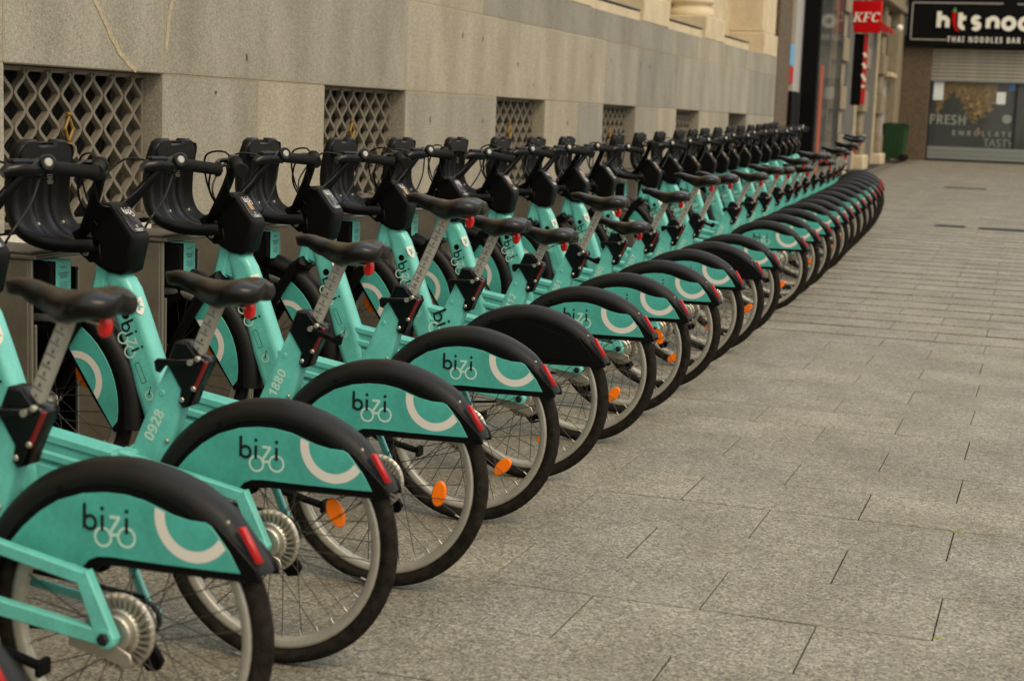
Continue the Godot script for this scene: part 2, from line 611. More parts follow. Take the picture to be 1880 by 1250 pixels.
func make_front_fender(bike: Node3D):
	var path := []
	for i in 26:
		var a := deg_to_rad(188.0 - i * 5.6)
		path.append(FRONT + Vector2(cos(a), sin(a)) * .347)
	path.reverse()
	var s := Shape.new()
	add_band(s, path, FRONT, 1.0)
	var f := part("front_mudguard", s.done(), M.fender_black, bike)
	var c := Vector2(1.11, .424)
	var pa := []
	for i in 12:
		var a := deg_to_rad(120.0 + i * 6.1)
		pa.append([c.x + cos(a) * .276, c.y + sin(a) * .276])
	pa.append([.852, .368])
	pa.append([.905, .447])
	pa.append([.96, .53])
	pa.append([1.005, .598])
	s = Shape.new()
	var sk := []
	for i in 13:
		var a := deg_to_rad(116.0 + i * 6.1)
		sk.append([c.x + cos(a) * .315, c.y + sin(a) * .315])
	sk.append([.850, .355]); sk.append([.915, .443]); sk.append([.97, .526]); sk.append([1.018, .598])
	add_plate(s, v2(sk), .029, .0402, .003)
	add_plate(s, v2(sk), -.0402, -.029, .003)
	part("skirt", s.done(), M.skirt_black, f)
	s = Shape.new()
	add_plate(s, v2(pa), .0402, .0425, .001)
	add_plate(s, v2(pa), -.0425, -.0402, .001)
	part("side_panel", s.done(), M.teal_panel, f)
	s = Shape.new()
	add_ring(s, Vector2(-.972, .497), .065, .086, .0432, Transform2D.IDENTITY, 0, TAU, 56, inset(v2(pa), .002))
	part("ring_print", s.done(), M.white_print, f)

func bar(s: Shape, a: Vector2, b: Vector2, h0: float, h1: float, half: float, bevel: float, w := 0.0):   # box-section beam in the side view
	var d := (b - a).normalized()
	var n := Vector2(-d.y, d.x)
	var poly := PackedVector2Array()
	for p in [a + n * h0 / 2, b + n * h1 / 2, b - n * h1 / 2, a - n * h0 / 2]: poly.append(Vector2(-p.x, p.y))
	add_plate(s, poly, w - half, w + half, bevel, false)

func make_frame(bike: Node3D):
	var s := Shape.new()
	var dt := v2([[.888, .815], [.845, .818], [.815, .803], [.795, .772], [.765, .700], [.722, .590], [.690, .507], [.668, .435], [.655, .35], [.700, .325], [.742, .36], [.787, .48], [.823, .60], [.858, .69], [.872, .74]])
	# rounded section: several nested outlines
	var rings := []
	for q in [[.022, -.034], [.012, -.033], [.004, -.027], [0.0, -.018], [0.0, .018], [.004, .027], [.012, .033], [.022, .034]]:
		var ring := PackedVector3Array()
		for p in inset(dt, q[0]): ring.append(Vector3(p.x, p.y, q[1]))
		rings.append(ring)
	s.add(loft_tris(rings, false), next_group(), Geometry2D.is_polygon_clockwise(dt))
	var cap := inset(dt, .022)
	add_plate(s, cap, -.034, .034)
	var tb := part("down_tube", s.done(), M.teal, bike)
	s = Shape.new()
	var bl := Shape.new()
	var ang := atan2(-.90, .43)
	# logo reading down the tube
	var xf := Transform2D(ang, Vector2(.88, .88), 0, Vector2.ZERO)
	xf.origin = Vector2(-.796, .637) - xf.basis_xform(Vector2(-.05, .515))
	logo(bl, s, xf, .0346)
	var at := Vector2(-.766, .535)
	var dirv := Vector2(.41, -.912)
	var nv := Vector2(.912, .41)
	for q in [[-1, -1, 1, -1], [1, -1, 1, 1], [1, 1, -1, 1], [-1, 1, -1, -1]]:
		add_stroke(bl, PackedVector2Array([at + dirv * .030 * q[0] + nv * .0075 * q[1], at + dirv * .030 * q[2] + nv * .0075 * q[3]]), .0014, .0346)
	var spot := Vector2(-.737, .472)
	add_ring(s, spot, .0105, .0135, .0348, Transform2D.IDENTITY, 0, TAU, 22)
	add_stroke(bl, PackedVector2Array([spot + Vector2(0, .002), spot + Vector2(.003, .016)]), .0038, .0355)
	add_ring(bl, spot + Vector2(.0045, .0232), 0.0, .0024, .0355, Transform2D.IDENTITY, 0, TAU, 10)
	part("lettering", bl.done(), M.black_print, tb)
	part("logo", s.done(), M.pale_print, tb)
	s = Shape.new()   # white shield sticker on the bevel, with a small upright beast
	var sh := PackedVector2Array()
	for p in [[-.015, .024], [.015, .024], [.015, -.004], [.008, -.020], [0, -.027], [-.008, -.020], [-.015, -.004]]: sh.append(Vector2(p[0], p[1]))
	add_flat(s, sh, .0)
	var sticker := part("shield_sticker", s.done(), M.white_print, tb, b3(.7765, .725, .0275))
	sticker.basis = Basis.looking_at(-Vector3(.66, .28, .70), Vector3(-.39, .92, 0))
	s = Shape.new()
	add_stroke(s, PackedVector2Array([Vector2(-.006, .012), Vector2(.002, .002), Vector2(-.003, -.012)]), .006, .0012)
	add_stroke(s, PackedVector2Array([Vector2(.000, .006), Vector2(.009, .012)]), .003, .0014)
	add_stroke(s, PackedVector2Array([Vector2(.001, -.002), Vector2(.010, -.006)]), .003, .0016)
	part("beast_print", s.done(), M.teal_panel, sticker)
	part("plug", disc(.0125, .002, 18, .0006, b3(.816, .698, .0335)), M.black_gloss, tb)
	# head tube
	s = Shape.new()
	bar(s, Vector2(.895, .84), Vector2(.920, .732), .050, .050, .030, .012)
	bar(s, Vector2(.90, .765), Vector2(.855, .765), .060, .09, .026, .008)
	part("head_tube", s.done(), M.teal, bike)
	# step-through beams, ribbed
	s = Shape.new()
	bar(s, Vector2(.700, .4935), Vector2(.385, .4445), .026, .024, .030, .005)
	bar(s, Vector2(.700, .4700), Vector2(.385, .4220), .020, .018, .024, .002)
	bar(s, Vector2(.700, .4480), Vector2(.385, .4010), .026, .024, .032, .006)
	bar(s, Vector2(.700, .395), Vector2(.40, .335), .075, .095, .026, .012)
	part("step_through_beam", s.done(), M.teal, bike)
	# seat tube
	s = Shape.new()
	var sp := v2([[.300, .705], [.350, .600], [.408, .470], [.462, .345], [.455, .290], [.40, .275], [.362, .33], [.330, .40], [.295, .49], [.272, .575], [.250, .655], [.265, .70]])
	rings = []
	for q in [[.014, -.0245], [.004, -.022], [0.0, -.015], [0.0, .015], [.004, .022], [.014, .0245]]:
		var ring := PackedVector3Array()
		for p in inset(sp, q[0]): ring.append(Vector3(p.x, p.y, q[1]))
		rings.append(ring)
	s.add(loft_tris(rings, false), next_group(), Geometry2D.is_polygon_clockwise(sp))
	add_plate(s, inset(sp, .014), -.0245, .0245)
	var sb := part("seat_tube", s.done(), M.teal, bike)
	part("boss", disc(.0075, .002, 14, .0012, b3(.318, .622, .0245)), M.teal, sb)
	part("screw", disc(.0055, .004, 10, .0015, b3(.303, .508, .026)), M.bright_alloy, sb)
	# rear stays: a bent flat bar on each side of the wheel
	for side in [1, -1]:
		s = Shape.new()
		var w: float = .083 if side > 0 else -.066
		var slim := 1.0 if side > 0 else .55
		bar(s, Vector2(.395, .475), Vector2(.062, .412), .026 * slim, .027 * slim, .011 * slim, .003, w)
		bar(s, Vector2(.074, .424), Vector2(.016, .297), .030 * slim, .040 * slim, .0115 * slim, .003, w)
		bar(s, Vector2(.42, .352), Vector2(.018, .302), .034 * slim, .030 * slim, .0105 * slim, .003, w)
		add_disc(s, b3(.021, .304, w), .0215, .0125, 20, .004)
		add_box(s, b3(.405, .41, w * .55), Vector3(.05, .14, absf(w) * 1.0), .008)
		part("rear_stay", s.done(), M.teal, bike)
	s = Shape.new()
	add_disc(s, b3(.021, .304, .099), .0125, .005, 6, .002)
	add_disc(s, b3(.021, .304, .105), .006, .003, 10)
	part("axle_nut", s.done(), M.dark_steel, bike)
	s = Shape.new()
	add_plate(s, v2([[.115, .30], [.02, .29], [-.020, .272], [-.026, .252], [-.01, .245], [.04, .258], [.115, .272]]), .067, .072, .001)
	part("torque_arm", s.done(), M.bright_alloy, bike)

func make_front_end(bike: Node3D):
	var s := Shape.new()
	for side in [1, -1]:
		add_tube(s, [b3(.935, .715, .05 * side), b3(.985, .64, .056 * side), b3(1.05, .53, .056 * side), b3(FRONT.x, FRONT.y, .054 * side)], [.021, .020, .017, .013], 10)
	bar(s, Vector2(.90, .735), Vector2(.955, .700), .040, .036, .065, .012)
	part("fork", s.done(), M.black_plastic, bike)
	# head box with its slanted display
	s = Shape.new()
	var hb := v2([[.918, 1.002], [.893, 1.012], [.866, 1.012], [.850, 1.002], [.790, .930], [.783, .914], [.806, .822], [.826, .811], [.872, .816], [.915, .838], [.958, .872], [.942, .90], [.924, .94]])
	var rings := []
	for q in [[.012, -.046], [.005, -.0448], [.0015, -.0415], [0.0, -.037], [0.0, .037], [.0015, .0415], [.005, .0448], [.012, .046]]:
		var ring := PackedVector3Array()
		for p in inset(hb, q[0]): ring.append(Vector3(p.x, p.y, q[1]))
		rings.append(ring)
	s.add(loft_tris(rings, false), next_group(), Geometry2D.is_polygon_clockwise(hb))
	add_plate(s, inset(hb, .012), -.046, .046)
	add_plate(s, v2([[.975, .872], [.935, .905], [.89, .90], [.88, .845], [.93, .84]]), -.049, .049, .008)
	var box_part := part("head_box", s.done(), M.black_plastic, bike)
	part("bolt", disc(.0095, .003, 16, .0015, b3(.935, .868, .0525)), M.bright_alloy, box_part)
	var face := Basis(Vector3(0, 0, -1), Vector3(-.64, .768, 0), Vector3(.768, .64, 0))
	var mid := b3(.8200, .966, 0) + face.z * .0012
	s = Shape.new()
	var poly := PackedVector2Array()
	for p in [[-.034, -.038], [-.027, -.045], [.027, -.045], [.034, -.038], [.034, .038], [.027, .044], [-.027, .044], [-.034, .038]]: poly.append(Vector2(p[0], p[1]))
	add_plate(s, poly, -.002, .0015, .001)
	var dsp := part("display", s.done(), M.screen_dark, box_part, mid)
	dsp.basis = face
	part("screen", box(Vector3(.024, .028, .0012), 0, Vector3(0, .002, .0022)), M.screen_lit, dsp)
	var bl := Shape.new()
	var wt := Shape.new()
	var xf := Transform2D(0, Vector2(.40, .40), 0, Vector2(.021, .028 - .515 * .40))
	logo(wt, wt, xf, .0022)
	add_ring(wt, Vector2(0, -.025), .003, .0045, .0022, Transform2D.IDENTITY, 0, TAU, 14)
	for i in 3: add_stroke(wt, PackedVector2Array([Vector2(-.02 + i * .002, -.034 - i * .0035), Vector2(.02 - i * .002, -.034 - i * .0035)]), .0012, .0022)
	part("lettering", wt.done(), M.white_print, dsp)
	# luggage tray: a curved shell that rises at the front
	var prof := vlist([[.895, .886], [.96, .880], [1.03, .886], [1.085, .903], [1.122, .935], [1.140, .985], [1.140, 1.05], [1.130, 1.115], [1.121, 1.150], [1.116, 1.172]])
	var half := [.075, .10, .125, .132, .135, .135, .135, .133, .128, .112]
	var pc := curve(prof, 4)
	rings = []
	for i in pc.size():
		var t: Vector2 = (pc[mini(i + 1, pc.size() - 1)] - pc[maxi(i - 1, 0)]).normalized()
		var n := Vector2(-t.y, t.x)   # towards the rider
		if n.x > 0 and i > 20: n = n
		var f := float(i) / (pc.size() - 1) * 9.0
		var hw := lerpf(half[int(floorf(f))], half[mini(int(floorf(f)) + 1, 9)], f - floorf(f))
		var ring := PackedVector3Array()
		for q in [[-.006, -1.0], [-.012, -.90], [-.012, 0.0], [-.012, .90], [-.006, 1.0], [.024, 1.02], [.026, .97], [.004, .90], [.002, .5], [.010, .42], [.010, .15], [.002, .08], [.002, -.08], [.010, -.15], [.010, -.42], [.002, -.5], [.004, -.90], [.026, -.97], [.024, -1.02]]:
			var p: Vector2 = pc[i] + n * q[0]
			ring.append(b3(p.x, p.y, q[1] * hw))
		rings.append(ring)
	s = Shape.new()
	add_loft(s, rings, true)
	var tray := part("luggage_tray", s.done(), M.tray_plastic, bike)
	s = Shape.new()
	var ears := PackedVector2Array()
	for q in [[-.122, -.03], [.122, -.03], [.124, .012], [.112, .036], [.086, .046], [.046, .046], [.036, .030], [-.036, .030], [-.046, .046], [-.086, .046], [-.112, .036], [-.124, .012]]: ears.append(Vector2(q[0], q[1]))
	add_plate(s, ears, -.012, .026, .007)
	part("top_rim", s.done(), M.tray_plastic, tray, b3(1.122, 1.135, 0)).rotation.y = PI / 2
	for side in [-1, 1]: part("strap_slot", box(Vector3(.004, .030, .012), .001, b3(1.1285, 1.075, .085 * side)), M.dock_dark, tray)
	for side in [-1, 1]: part("bolt", disc(.006, .003, 10, .001, b3(1.10, .928, .06 * side) + Vector3(.012, .012, 0)), M.bright_alloy, tray)
	s = Shape.new()
	for i in 5: add_stroke(s, PackedVector2Array([Vector2(-.016 + .003 * (i % 3), .012 - i * .006), Vector2(.016 - .003 * (i % 3), .012 - i * .006)]), .0012, .0)
	var lb := part("notice_print", s.done(), M.frame_grey, tray, b3(1.124, 1.065, -.045) + Vector3(.0035, 0, 0))
	lb.rotation.y = PI / 2
	# handlebar: two arms up from the stem, grips swept back
	s = Shape.new()
	for side in [1, -1]:
		add_tube(s, curve([b3(.955, .905, .03 * side), b3(.935, .935, .055 * side), b3(.875, 1.02, .10 * side), b3(.835, 1.085, .135 * side), b3(.815, 1.117, .165 * side), b3(.790, 1.124, .20 * side), b3(.725, 1.108, .315 * side)], 5), .0155, 12)
	bar(s, Vector2(.975, .90), Vector2(.925, .93), .05, .045, .055, .012)
	var bars := part("handlebar", s.done(), M.black_plastic, bike)
	for side in [1, -1]:
		var a := b3(.795, 1.124, .195 * side)
		var b := b3(.722, 1.108, .322 * side)
		s = Shape.new()
		add_tube(s, [a, a.lerp(b, .04), a.lerp(b, .06), a.lerp(b, .93), a.lerp(b, .95), b], [.018, .0225, .0180, .0180, .0225, .0210], 16)
		part("grip", s.done(), M.grip_rubber, bars)
		s = Shape.new()
		var c := b3(.812, 1.118, .172 * side)
		add_tube(s, [c + b3(.036, -.012, -.075 * side), c + b3(.028, -.004, -.062 * side), c + b3(.012, .002, -.025 * side), c, c + b3(-.010, .004, .014 * side), c + b3(-.014, .004, .022 * side)], [.013, .019, .0225, .0235, .025, .021], 8)
		add_box(s, c + b3(.012, .018, -.030 * side), Vector3(.030, .016, .060), .006, Basis(Vector3.UP, .55 * side))
		part("control_pod", s.done(), M.black_gloss, bars)
		s = Shape.new()
		var l0 := b3(.835, 1.128, .165 * side)
		add_tube(s, curve([l0, l0 + b3(.018, -.002, .03 * side), l0 + b3(.004, -.016, .085 * side), l0 + b3(-.035, -.024, .135 * side)], 4), [.008, .008, .008, .007, .007, .007, .006, .006, .006, .006, .006, .006, .007], 7)
		part("brake_lever", s.done(), M.black_gloss, bars)
	s = Shape.new()
	add_disc(s, Vector3.ZERO, .0125, .006, 20, .004)
	var bell := part("bell", s.done(), M.bright_alloy, bars, b3(.772, 1.136, -.184))
	part("bell_rim", disc(.0215, .009, 24, .003, Vector3(0, 0, -.006)), M.black_gloss, bars, Vector3.ZERO).transform = Transform3D(Basis.from_euler(Vector3(-.1, .95, 0)), b3(.772, 1.136, -.184))
	bell.rotation = Vector3(-.1, .95, 0)
	# cables
	s = Shape.new()
	for q in [[b3(.80, 1.10, .19), b3(.86, 1.15, .12), b3(.97, 1.13, .03), b3(.985, 1.03, -.02), b3(.94, .95, -.02)],
			[b3(.80, 1.10, -.19), b3(.79, 1.03, -.13), b3(.80, .96, -.06), b3(.84, .90, -.058), b3(.90, .86, -.055)],
			[b3(.83, 1.11, .17), b3(.90, 1.10, .13), b3(.93, 1.02, .09), b3(.90, .94, .04), b3(.88, .90, .02)],
			[b3(.83, 1.12, -.17), b3(.93, 1.13, -.13), b3(.98, 1.03, -.05), b3(.93, .95, .0)],
			[b3(.84, 1.11, .16), b3(.85, 1.02, .12), b3(.86, 1.0, .05), b3(.87, 1.0, .02)],
			[b3(.84, 1.11, -.16), b3(.85, 1.05, -.09), b3(.86, 1.02, -.04), b3(.87, 1.0, -.02)]]:
		add_tube(s, curve(q, 5), .0034, 6)
	part("cables", s.done(), M.black_gloss, bike)

func saddle_mesh() -> ArrayMesh:
	var rings := []
	var k := 30
	for i in k:
		var f := float(i) / (k - 1)
		var u := .302 - f * .272
		var grow := smoothstep(.30, .74, f)
		var endf := sqrt(maxf(0.0, 1.0 - pow(maxf(0.0, (f - .70) / .30), 2.6))) * .93 + .07
		var nosef := sqrt(maxf(0.0, 1.0 - pow(maxf(0.0, (.09 - f) / .09), 2.0))) * .75 + .25
		var hw := lerpf(lerpf(.019, .029, smoothstep(0, .3, f)), .082, grow) * endf * nosef
		var top := .952 + .006 * smoothstep(0, .12, f) - .015 * smoothstep(.12, .45, f) + .014 * smoothstep(.5, .78, f) - .014 * smoothstep(.80, 1.0, f)
		var thick := lerpf(.034, .066, smoothstep(.05, .62, f)) * (endf * .7 + .3) * nosef
		thick *= 1.0 - .05 * smoothstep(.62, .9, f)
		var ring := PackedVector3Array()
		for j in 36:
			var a := TAU * j / 36
			var ca := cos(a); var sa := sin(a)
			var w := hw * signf(ca) * pow(absf(ca), .80)
			var y: float
			if sa >= 0: y = top - thick * .46 * (1.0 - pow(sa, .75))
			else: y = top - thick * .46 - thick * .54 * pow(-sa, .75)
			var x := u
			var g := exp(-pow(w / .024, 2.0))
			if sa > 0: y -= .017 * g * smoothstep(.40, .75, f) * pow(endf, 1.5)
			x += .014 * g * smoothstep(.66, 1.0, f)
			if sa < 0: y += .018 * g * smoothstep(.55, 1.0, f) * pow(endf, 2.0)
			y -= .006 * grow * absf(w) / .08
			ring.append(b3(x, y, w))
		rings.append(ring)
	var s := Shape.new()
	add_loft(s, rings, true)
	return s.done()

func make_seat(bike: Node3D):
	var s := Shape.new()
	var foot := Vector2(.33, .505)
	var head := Vector2(.157, .902)
	bar(s, foot, head, .033, .031, .012, .005)
	var post := part("seat_post", s.done(), M.post_alloy, bike)
	s = Shape.new()
	var d := (head - foot).normalized()
	for i in 14:
		var p := head - d * (.022 + i * .0245)
		add_stroke(s, PackedVector2Array([Vector2(-p.x - .010, p.y + .0045), Vector2(-p.x + .011, p.y - .005)]), .0020, .0126)
	part("height_marks", s.done(), M.black_print, post)
	for i in 12:
		var p := head - d * (.034 + i * .0245)
		var t := letters("number_print", str(i + 1), .0085, .0003, M.black_print, post, Vector3(-p.x, p.y - .004, .0124))
		t.rotation.z = -.41
	s = Shape.new()
	add_box(s, b3(.155, .898, 0), Vector3(.06, .012, .042), .004)
	bar(s, Vector2(.175, .90), Vector2(.085, .884), .008, .006, .020, .002)
	part("saddle_clamp", s.done(), M.bright_alloy, bike)
	var sd := part("saddle", saddle_mesh(), M.saddle_vinyl, bike)
	s = Shape.new()
	for side in [-1, 1]:
		add_tube(s, curve([b3(.255, .922, .010 * side), b3(.21, .905, .018 * side), b3(.12, .903, .020 * side), b3(.06, .92, .03 * side)], 4), .0038, 6)
	part("rail", s.done(), M.dark_steel, sd)
	s = Shape.new()
	var e := PackedVector2Array()
	for j in 16: e.append(Vector2(-.083 + cos(TAU * j / 16) * .0135, .880 + sin(TAU * j / 16) * .024))
	add_plate(s, e, -.011, .011, .004)
	part("tail_light", s.done(), M.red_lens, sd)
	part("lamp_bracket", box(Vector3(.028, .022, .018), .003, b3(.094, .905, 0)), M.black_plastic, sd)

func make_collar(bike: Node3D):
	var s := Shape.new()
	add_plate(s, v2([[.283, .748], [.306, .692], [.268, .634], [.274, .604], [.263, .590], [.247, .595], [.232, .635], [.200, .700], [.205, .714], [.224, .718], [.250, .748]]), -.029, .029, .005)
	var c := part("seat_collar", s.done(), M.black_gloss, bike)
	s = Shape.new()
	bar(s, Vector2(.2005, .706), Vector2(.2345, .634), .008, .008, .0055, .002, .0235)
	part("red_lever", s.done(), M.red_lever, c)
	s = Shape.new()
	add_plate(s, v2([[.222, .712], [.28, .708], [.322, .706], [.330, .698], [.326, .676], [.315, .672], [.30, .690], [.225, .698]]), .034, .044, .003)
	part("clamp_lever", s.done(), M.black_gloss, c)
	s = Shape.new()
	add_tube(s, [b3(.232, .704, -.034), b3(.232, .704, .048)], .0075, 10)
	add_disc(s, b3(.219, .712, .032), .007, .006, 10, .002)
	part("clamp_bolt", s.done(), M.bright_alloy, c)
	for q in [[.262, .611, .0295], [.232, .640, .0295]]:
		part("screw", disc(.0062, .003, 12, .0016, b3(q[0], q[1], q[2])), M.bright_alloy, c)

func make_drive(bike: Node3D):
	var s := Shape.new()
	add_disc(s, b3(.43, .30, 0), .058, .045, 28, .012)
	part("bottom_bracket", s.done(), M.black_plastic, bike)
	s = Shape.new()
	add_disc(s, b3(.43, .30, -.062), .075, .004, 40)
	add_disc(s, b3(.43, .30, -.07), .084, .002, 40)
	part("chain_guard", s.done(), M.black_plastic, bike)
	s = Shape.new()
	for q in [[.07, .034], [-.07, -.034]]:
		bar(s, Vector2(.43, .30 + q[0]), Vector2(0.028, .306 + q[1]), .009, .009, .0035, .001, -.062)
	part("chain", s.done(), M.dark_steel, bike)
	s = Shape.new()
	add_plate(s, v2([[.045, .30], [.02, .26], [-.01, .215], [.0, .195], [.025, .19], [.045, .21], [.05, .25], [.07, .29]]), -.075, -.06, .003)
	part("derailleur", s.done(), M.black_plastic, bike)
	var cr := Node3D.new()
	cr.name = "crank_set"
	cr.position = b3(.43, .30, 0)
	bike.add_child(cr, true)
	for side in [1, -1]:
		s = Shape.new()
		bar(s, Vector2.ZERO, Vector2(.155 * side, .02 * side), .03, .022, .008, .004, .078 * side)
		part("crank", s.done(), M.dark_steel, cr)
		s = Shape.new()
		var c := b3(.155 * side, .02 * side, .13 * side)
		add_box(s, c, Vector3(.095, .020, .012), .003)
		for q in [-1, 1]:
			add_box(s, c + Vector3(0, 0, .036 * q), Vector3(.090, .026, .012), .004)
			add_box(s, c + Vector3(.042 * q, 0, 0), Vector3(.014, .028, .085), .004)
		add_tube(s, [c + Vector3(0, 0, -.055 * side), c + Vector3(0, 0, .04 * side)], .008, 8)
		part("pedal", s.done(), M.black_plastic, cr)
	s = Shape.new()   # stand folded up beside the wheel
	add_tube(s, [b3(.36, .285, .062), b3(.30, .262, .095), b3(.16, .236, .105)], [.011, .010, .010], 9)
	add_box(s, b3(.148, .234, .105), Vector3(.014, .034, .04), .004)
	part("kick_stand", s.done(), M.black_plastic, bike)

func make_bike() -> Node3D:
	var bike := Node3D.new()
	bike.name = numbered("hire_bicycle")
	add_child(bike)
	make_wheel("rear_wheel", bike, HUB, true)
	make_wheel("front_wheel", bike, FRONT, false)
	make_frame(bike)
	make_rear_fender(bike)
	make_front_fender(bike)
	make_front_end(bike)
	make_seat(bike)
	make_collar(bike)
	make_drive(bike)
	return bike

func make_dock() -> Node3D:   # origin on the ground below the front edge, in the plane of the bicycle
	var d := Node3D.new()
	d.name = numbered("docking_post")
	add_child(d)
	part("near_plate", box(Vector3(.42, .838, .022), .003, Vector3(-.21, .419, .075)), M.dock_metal, d)
	var s := Shape.new()
	add_box(s, Vector3(.006, .425, .079), Vector3(.012, .83, .009), .002)
	add_box(s, Vector3(.006, .33, .0605), Vector3(.012, .64, .007), .002)
	part("edge_strip", s.done(), M.dock_edge, d)
	part("far_plate", box(Vector3(.40, .80, .020), .003, Vector3(-.205, .40, -.165)), M.dock_dark, d)
	part("far_edge_strip", box(Vector3(.010, .78, .008), .002, Vector3(.001, .40, -.158)), M.dock_edge, d)
	part("back_plate", box(Vector3(.020, .80, .218), 0, Vector3(-.40, .40, -.045)), M.dock_dark, d)
	s = Shape.new()
	add_box(s, Vector3(-.20, .846, -.045), Vector3(.46, .012, .275), .003)
	add_box(s, Vector3(-.20, .857, -.045), Vector3(.40, .008, .23), .002)
	part("lid", s.done(), M.dock_lid, d)
	var lk := part("lock_box", box(Vector3(.10, .102, .10), .007, Vector3(.022, .785, .022)), M.black_plastic, d)
	s = Shape.new()
	add_box(s, Vector3(.0745, .787, .022), Vector3(.003, .100, .072), .001)
	add_box(s, Vector3(.048, .8385, .022), Vector3(.056, .003, .072), .001)
	var tg := part("notice_tag", s.done(), M.teal_tag, lk)
	s = Shape.new()
	for i in 3: add_stroke(s, PackedVector2Array([Vector2(-.010 + i * .010, .030), Vector2(-.010 + i * .010, .0335)]), .0065, 0)
	for i in 3: add_stroke(s, PackedVector2Array([Vector2(-.025 + i * .004, .015 - i * .006), Vector2(.025 - i * .004, .015 - i * .006)]), .0024, 0)
	for i in 4: add_stroke(s, PackedVector2Array([Vector2(-.022 + (i % 2) * .004, -.012 - i * .005), Vector2(.022 - (i % 2) * .004, -.012 - i * .005)]), .0012, 0)
	var tp := part("notice_print", s.done(), M.black_print, tg, Vector3(.0766, .787, .022))
	tp.rotation.y = PI / 2
	s = Shape.new()
	add_tube(s, [Vector3(.02, .73, -.01), Vector3(.03, .66, -.01), Vector3(-.10, .60, -.02)], .022, 8)
	part("lock_arm", s.done(), M.dock_dark, d)
	part("wheel_ramp", box(Vector3(.52, .105, .20), .012, Vector3(-.02, .0525, -.03)), M.dock_dark, d)
	return d

# ------------------------------------------------------------------ places
const WALL := -4.1
var eye := Transform3D()

func in_view(p: Vector3, margin := 0.06) -> bool:
	var q := eye.affine_inverse() * p
	if q.z > -0.3: return false
	return absf(q.x / -q.z) < 0.3202 + margin and absf(q.y / -q.z) < 0.2129 + margin

func structure(o: Node):
	o.set_meta("kind", "structure")

func make_ground():
	var s := Shape.new()
	var t := PackedVector3Array()
	var zs := [60.0, 20.0, 0.0, -10.0, -60.0, -140.0, -400.0]
	for i in zs.size() - 1:
		var a: float = zs[i]; var b: float = zs[i + 1]
		var ya := rise(maxf(a, -60)) - .014; var yb := rise(maxf(b, -60)) - .014
		t.append_array([Vector3(-200, ya, a), Vector3(200, ya, a), Vector3(200, yb, b), Vector3(-200, ya, a), Vector3(200, yb, b), Vector3(-200, yb, b)])
	s.add(t, next_group())
	structure(part("ground", s.done(), M.grout, self))
	var pave := Node3D.new()
	pave.name = "pavement"
	add_child(pave)
	structure(pave)
	var slabs := []
	for v in 3:
		s = Shape.new()
		add_box(s, Vector3(0, -.02, 0), Vector3(.6076 - .0012 * v, .04, .4016 - .0010 * v), .0022)
		slabs.append(s.done())
	var spots := []
	rng.seed = 7
	for k in range(-9, 104):
		var z := -3.72 - .405 * k - .2025
		var x0 := -1.12 + .305 * (absi(k) % 2) - .0089 * k
		for n in range(-9, 12):
			var x := x0 + .61 * n + .305
			if x < -3.75 or x > 5.4: continue
			spots.append([Vector3(x, rise(z) + rng.randf_range(-.0012, .0012), z), rng.randi() % 4, rng.randi() % 3, rng.randf_range(-.0025, .0025), rng.randf_range(-.0025, .0025)])
	var near := []
	var rest := []
	for q in spots:
		var p: Vector3 = q[0]
		if in_view(p, .05) and p.z > -17.0 and p.x > -2.9: near.append(q)
		else: rest.append(q)
	near.sort_custom(func(a, b): return a[0].z > b[0].z)
	while near.size() > 296: rest.append(near.pop_back())
	for q in near:
		var o := part("paving_slab", slabs[q[2]], M["paving_granite_%d" % q[1]], pave, q[0])
		o.rotation = Vector3(q[3], 0, q[4])
	for tone in 4:
		var mine := rest.filter(func(q): return q[1] == tone)
		var mm := MultiMesh.new()
		mm.transform_format = MultiMesh.TRANSFORM_3D
		mm.mesh = slabs[tone % 3]
		mm.instance_count = mine.size()
		for i in mine.size():
			var q = mine[i]
			mm.set_instance_transform(i, Transform3D(Basis.from_euler(Vector3(q[3], 0, q[4])), q[0]))
		var mi := MultiMeshInstance3D.new()
		mi.name = "paving_field"
		mi.multimesh = mm
		mi.material_override = M["paving_granite_%d" % tone]
		mi.set_meta("kind", "stuff")
		pave.add_child(mi, true)

func slab(called: String, parent: Node, x0: float, x1: float, y0: float, y1: float, z0: float, z1: float, m: Material, bevel := .005, gap := .002) -> MeshInstance3D:
	var c := Vector3((x0 + x1) / 2, (y0 + y1) / 2, (z0 + z1) / 2)
	return part(called, box(Vector3(absf(x1 - x0), absf(y1 - y0) - gap, absf(z1 - z0) - gap), bevel), m, parent, c)

